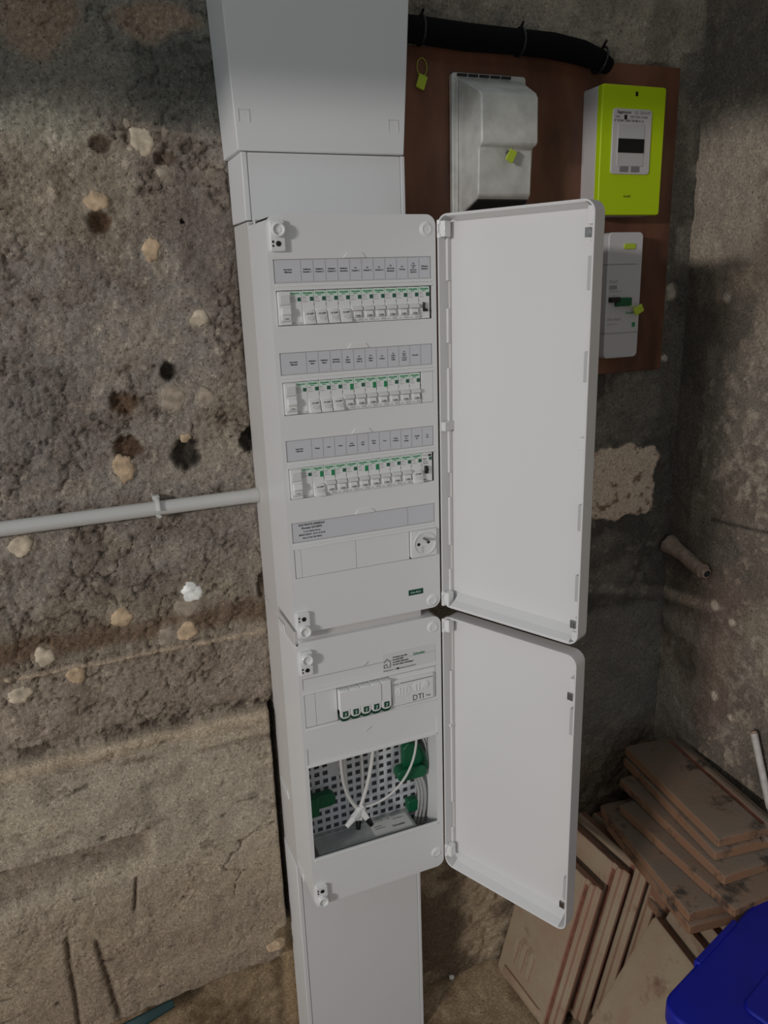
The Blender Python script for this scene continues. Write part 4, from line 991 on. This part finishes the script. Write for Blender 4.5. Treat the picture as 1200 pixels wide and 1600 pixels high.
# insulated black pipe above the board
ip = thing('insulated_pipe', 'thick black foam wrapped pipe along top edge of brown board', 'pipe', (.45, .17, .37))
path = [(.256, .160, .381), (.30, .160, .380), (.38, .160, .3765), (.47, .160, .3765), (.54, .160, .3755), (.60, .161, .3695), (.640, .164, .3615), (.662, .167, .3535)]
MB().tube(path, [.0195, .0195, .0200, .0190, .0195, .0190, .0170, .0130], 20).build('foam_sleeve', FOAM, ip, smooth=True)
for x, z in ((.300, .380), (.478, .3765), (.642, .361)):
    rr = .0205
    MB().tube([(x + (.006 if x > .6 else 0) * math.sin(a), .160 + (.004 if x > .6 else 0) + rr * math.cos(a), z + rr * math.sin(a)) for a in np.linspace(0, 6.2, 22)] + [(x, .147, z + rr + .006)], .0022, 6).build('cable_tie', BLACK, ip)
settle(ip)

# pipe stub and rod by the right wall
ps = thing('pipe_stub', 'short mortar-caked pipe stub sticking out in the right corner', 'pipe', (.88, .15, -.58))
_p = MB().tube([(.897, .186, -.566), (.894, .165, -.570), (.892, .142, -.574), (.889, .120, -.579), (.886, .096, -.584), (.884, .072, -.588)], [.022, .0165, .0148, .0142, .0138, .0132], 16); _p.v = [(a + random.uniform(-.0016, .0016), b, c + random.uniform(-.0016, .0016)) for a, b, c in _p.v]; _p.build('pipe', STUBM, ps, smooth=True)
MB().cyl((.8845, .078, -.587), (.8838, .070, -.5885), .0148, n=18).cyl((.8838, .070, -.5885), (.8832, .060, -.590), .0105, n=18).build('collar', STUBM, ps, .001)
MB().cyl((.8832, .0602, -.590), (.8831, .0592, -.5902), .0075, n=16).build('bore', DARK, ps); settle(ps)
rd = thing('metal_rod', 'dull grey metal tube leaning on the right wall at frame edge', 'tube', (.87, -.2, -1.2))
MB().cyl((.888, -.092, -.878), (.884, -.372, -1.545), .0070, n=20).build('tube', RODM, rd, smooth=True)
MB().cyl((.8884, -.0900, -.8735), (.888, -.092, -.8785), .0060, n=20).build('tube_end', STUBM, rd); settle(rd)

# ------------------------------------------------------------------ roof tiles
def tile_mesh(w, l, t=.022):
    a = [(0, -t), (0, -.002), (.012, 0), (w - .040, 0), (w - .0385, -.004), (w - .028, -.004), (w - .026, -.0015), (w - .016, -.0015), (w - .013, -.009), (w, -.009), (w, -t + .005), (w - .006, -t + .005), (w - .008, -t)]
    n = len(a); vs = []; st = [(0, 1), (.008, 0), (l * .33, 0), (l * .66, 0), (l - .008, 0), (l, 1)]
    for y, e in st:
        for x, z in a: vs.append((x + (0.002 * e if x < .02 else -0.002 * e if x > w - .02 else 0), -y, z - (.003 * e if z > -.012 else 0)))
    fs = [(k * n + i, k * n + (i + 1) % n, (k + 1) * n + (i + 1) % n, (k + 1) * n + i) for k in range(len(st) - 1) for i in range(n)]
    fs += [tuple(range(n - 1, -1, -1)), tuple(range((len(st) - 1) * n, len(st) * n))]
    return MB().add(vs, fs)
def frame(P, ew, el):
    """tile whose local x runs along ew and local -y along el, from its corner P"""
    ew = Vector(ew).normalized(); el = Vector(el); el = (el - ew * el.dot(ew)).normalized(); n = ew.cross(-el)
    M = Matrix((ew, -el, n)).transposed().to_4x4(); M.translation = P; return M
def make_tile(label, mtx, w, l, m, group, extra=False):
    t = thing('roof_tile', label, 'roof tile', group=group, mtx=mtx)
    tile_mesh(w, l).build('slab', m, t, .0014, 2)
    MB().box(w - .0380, w - .0285, -l + .012, -.010, -.0048, -.0034).build('groove', GROOVE, t)
    if extra:
        MB().prism_y([(.02, -.001), (w - .05, -.001), (w - .06, .005), (.03, .005)], -l + .030, -l + .012).build('nib', m, t, .002)
        for x in (.035, .062, .089):
            MB().prism_x([(-l + .045, -.001), (-l + .12, -.001), (-l + .110, .0028), (-l + .055, .0028)], x, x + .014).build('ridge', m, t, .001)
    return t
GS, GL = 'roof tiles in the flat pile', 'roof tiles leaning on the pile'
W_, L_ = .178, .315
def flat(P, ang):  # ang: rotation about z of the tile's width direction
    c, s = math.cos(ang), math.sin(ang); return frame(P, (c, s, 0), (s, -c, 0))
D_ = math.radians
ft = make_tile('brown roof tile, topmost of the flat pile against the right wall', flat((.757, .128, -1.000), D_(-7)), .142, .315, TILE_R, GS)
dup(ft, label='brown roof tile directly beneath the topmost one of flat pile', group=GS, mtx=flat((.752, .124, -1.0235), D_(-7.6)))
f3 = make_tile('brown roof tile with worn pale edge, third from top of flat pile', flat((.717, .092, -1.0470), D_(-3)), W_, L_, TILE_R, GS)
dup(f3, label='brown roof tile, fourth from top of flat pile, edge showing', group=GS, mtx=flat((.680, .045, -1.0705), D_(0)))
dup(f3, label='dark brown roof tile jutting furthest left, fifth from top of flat pile', group=GS, mtx=flat((.663, .086, -1.0940), D_(-8)))
dup(f3, label='dark brown roof tile under the jutting one, sixth from top of flat pile', group=GS, mtx=flat((.665, .080, -1.1175), D_(-8.5)))
tilts = D_(-6)
z = -1.1410; k = 0
while z - .022 > ZF - .006:
    dup(f3, label='brown roof tile low in the flat pile hidden behind leaning tiles', group='hidden roof tiles low in the flat pile', mtx=flat((.712 + random.uniform(-.008, .008), .125 + random.uniform(-.012, .012), z), tilts + random.uniform(-.03, .03)))
    z -= .0235; k += 1

elF = Vector((-.109, -.004, -.370)).normalized()
F0 = Vector((.567, .186, -1.202))
l1 = make_tile('dusty tan roof tile with ridged face, front of the tiles leaning by wall', frame(F0, (.06, -1, 0), elF), .212, .362, TILE_D, GL, True)
for i, (dx, dy, dz, lab) in enumerate(((.054, -.016, .034, 'second'), (.092, -.030, .040, 'third'), (.126, -.040, .036, 'fourth'))):
    dup(l1, label=f'dusty roof tile edge, {lab} behind the front tile leaning by wall', group=GL, mtx=frame(F0 + Vector((dx, dy, dz)), (.06, -1, 0), elF))
elJ = Vector((-.50, .02, -.86))
J0 = Vector((.633, -.128, -1.192))
j1 = make_tile('broad tan roof tile face in front, nearest to blue box', frame(J0, (-.13, -1, 0), elJ), .20, .40, TILE_D, GL)
for i, (dx, dy, dz, lab) in enumerate(((.036, -.006, .008, 'just right of'), (.072, -.022, .016, 'second to the right of'), (.106, -.032, .020, 'third to the right of'))):
    dup(j1, label=f'tan roof tile top edge {lab} the broad tile by blue box', group=GL, mtx=frame(J0 + Vector((dx, dy, dz)), (-.13, -1, 0), elJ))

# ------------------------------------------------------------------ blue storage box
bb = thing('storage_box', 'dark blue plastic storage box at the lower right corner', 'box', (.65, -.5, ZF))
zt = -1.085
e = Vector((.79, -.244, 0)) - Vector((.447, -.352, 0)); e.normalize(); nn = Vector((e.y, -e.x, 0))
BM = Matrix((e, -nn, Vector((0, 0, 1)))).transposed().to_4x4(); BM.translation = Vector((.447, -.352, 0)) - e * .012
def plan(x0_, x1_, y0_, y1_, r, z0_, z1_):                    # rounded slab seen from above
    p = rrect(x0_, x1_, y0_, y1_, r, 6); n = len(p)
    vs = [(a, b, z0_) for a, b in p] + [(a, b, z1_) for a, b in p]
    return MB().add(vs, [tuple(range(n - 1, -1, -1)), tuple(range(n, 2 * n))] + [(i, (i + 1) % n, (i + 1) % n + n, i + n) for i in range(n)])
plan(.008, .377, -.272, -.008, .03, ZF, zt - .02).xf(BM).build('tub', BLUE, bb, .003)
plan(0, .385, -.28, 0, .035, zt - .035, zt).xf(BM).build('lid', BLUE, bb, .005, 3)
plan(.09, .35, -.25, -.085, .02, zt - .002, zt + .005).xf(BM).build('lid_panel', BLUE, bb, .004)
MB().box(.115, .245, -.006, .004, zt - .012, zt + .004).xf(BM).build('handle', BLUE, bb, .0015); settle(bb)

# ------------------------------------------------------------------ small debris
def chunk(name, label, cat, p, r, m, group=None):
    bm = bmesh.new(); bmesh.ops.create_icosphere(bm, subdivisions=2, radius=1)
    for v in bm.verts:
        f = 1 + random.uniform(-.22, .22); v.co = Vector((v.co.x * r[0] * f, v.co.y * r[1] * f, v.co.z * r[2] * f)) + Vector(p)
    o = MB().add([tuple(v.co) for v in bm.verts], [tuple(q.index for q in f.verts) for f in bm.faces]).build(name, m, None); bm.free()
    return tag(o, label, cat, group)
chunk('mortar_lump', 'pale lump of mortar at the broken lower edge of concrete by trunking', 'rubble', (-.048, .182, -1.268), (.020, .010, .011), DABM['t'])
chunk('stone_chip', 'small white stone chip on the dirt floor right of trunking', 'stone', (.352, .190, -1.538), (.006, .005, .006), DABM['w'])
sc = MB().tube([(-.40, .172, -1.352), (-.355, .168, -1.332), (-.31, .168, -1.322), (-.255, .175, -1.316)], [.006, .012, .011, .008], 8, flat=.5).build('plastic_scrap', TEAL, None, .001)
tag(sc, 'dark teal plastic scrap wedged under the concrete at lower left', 'scrap')
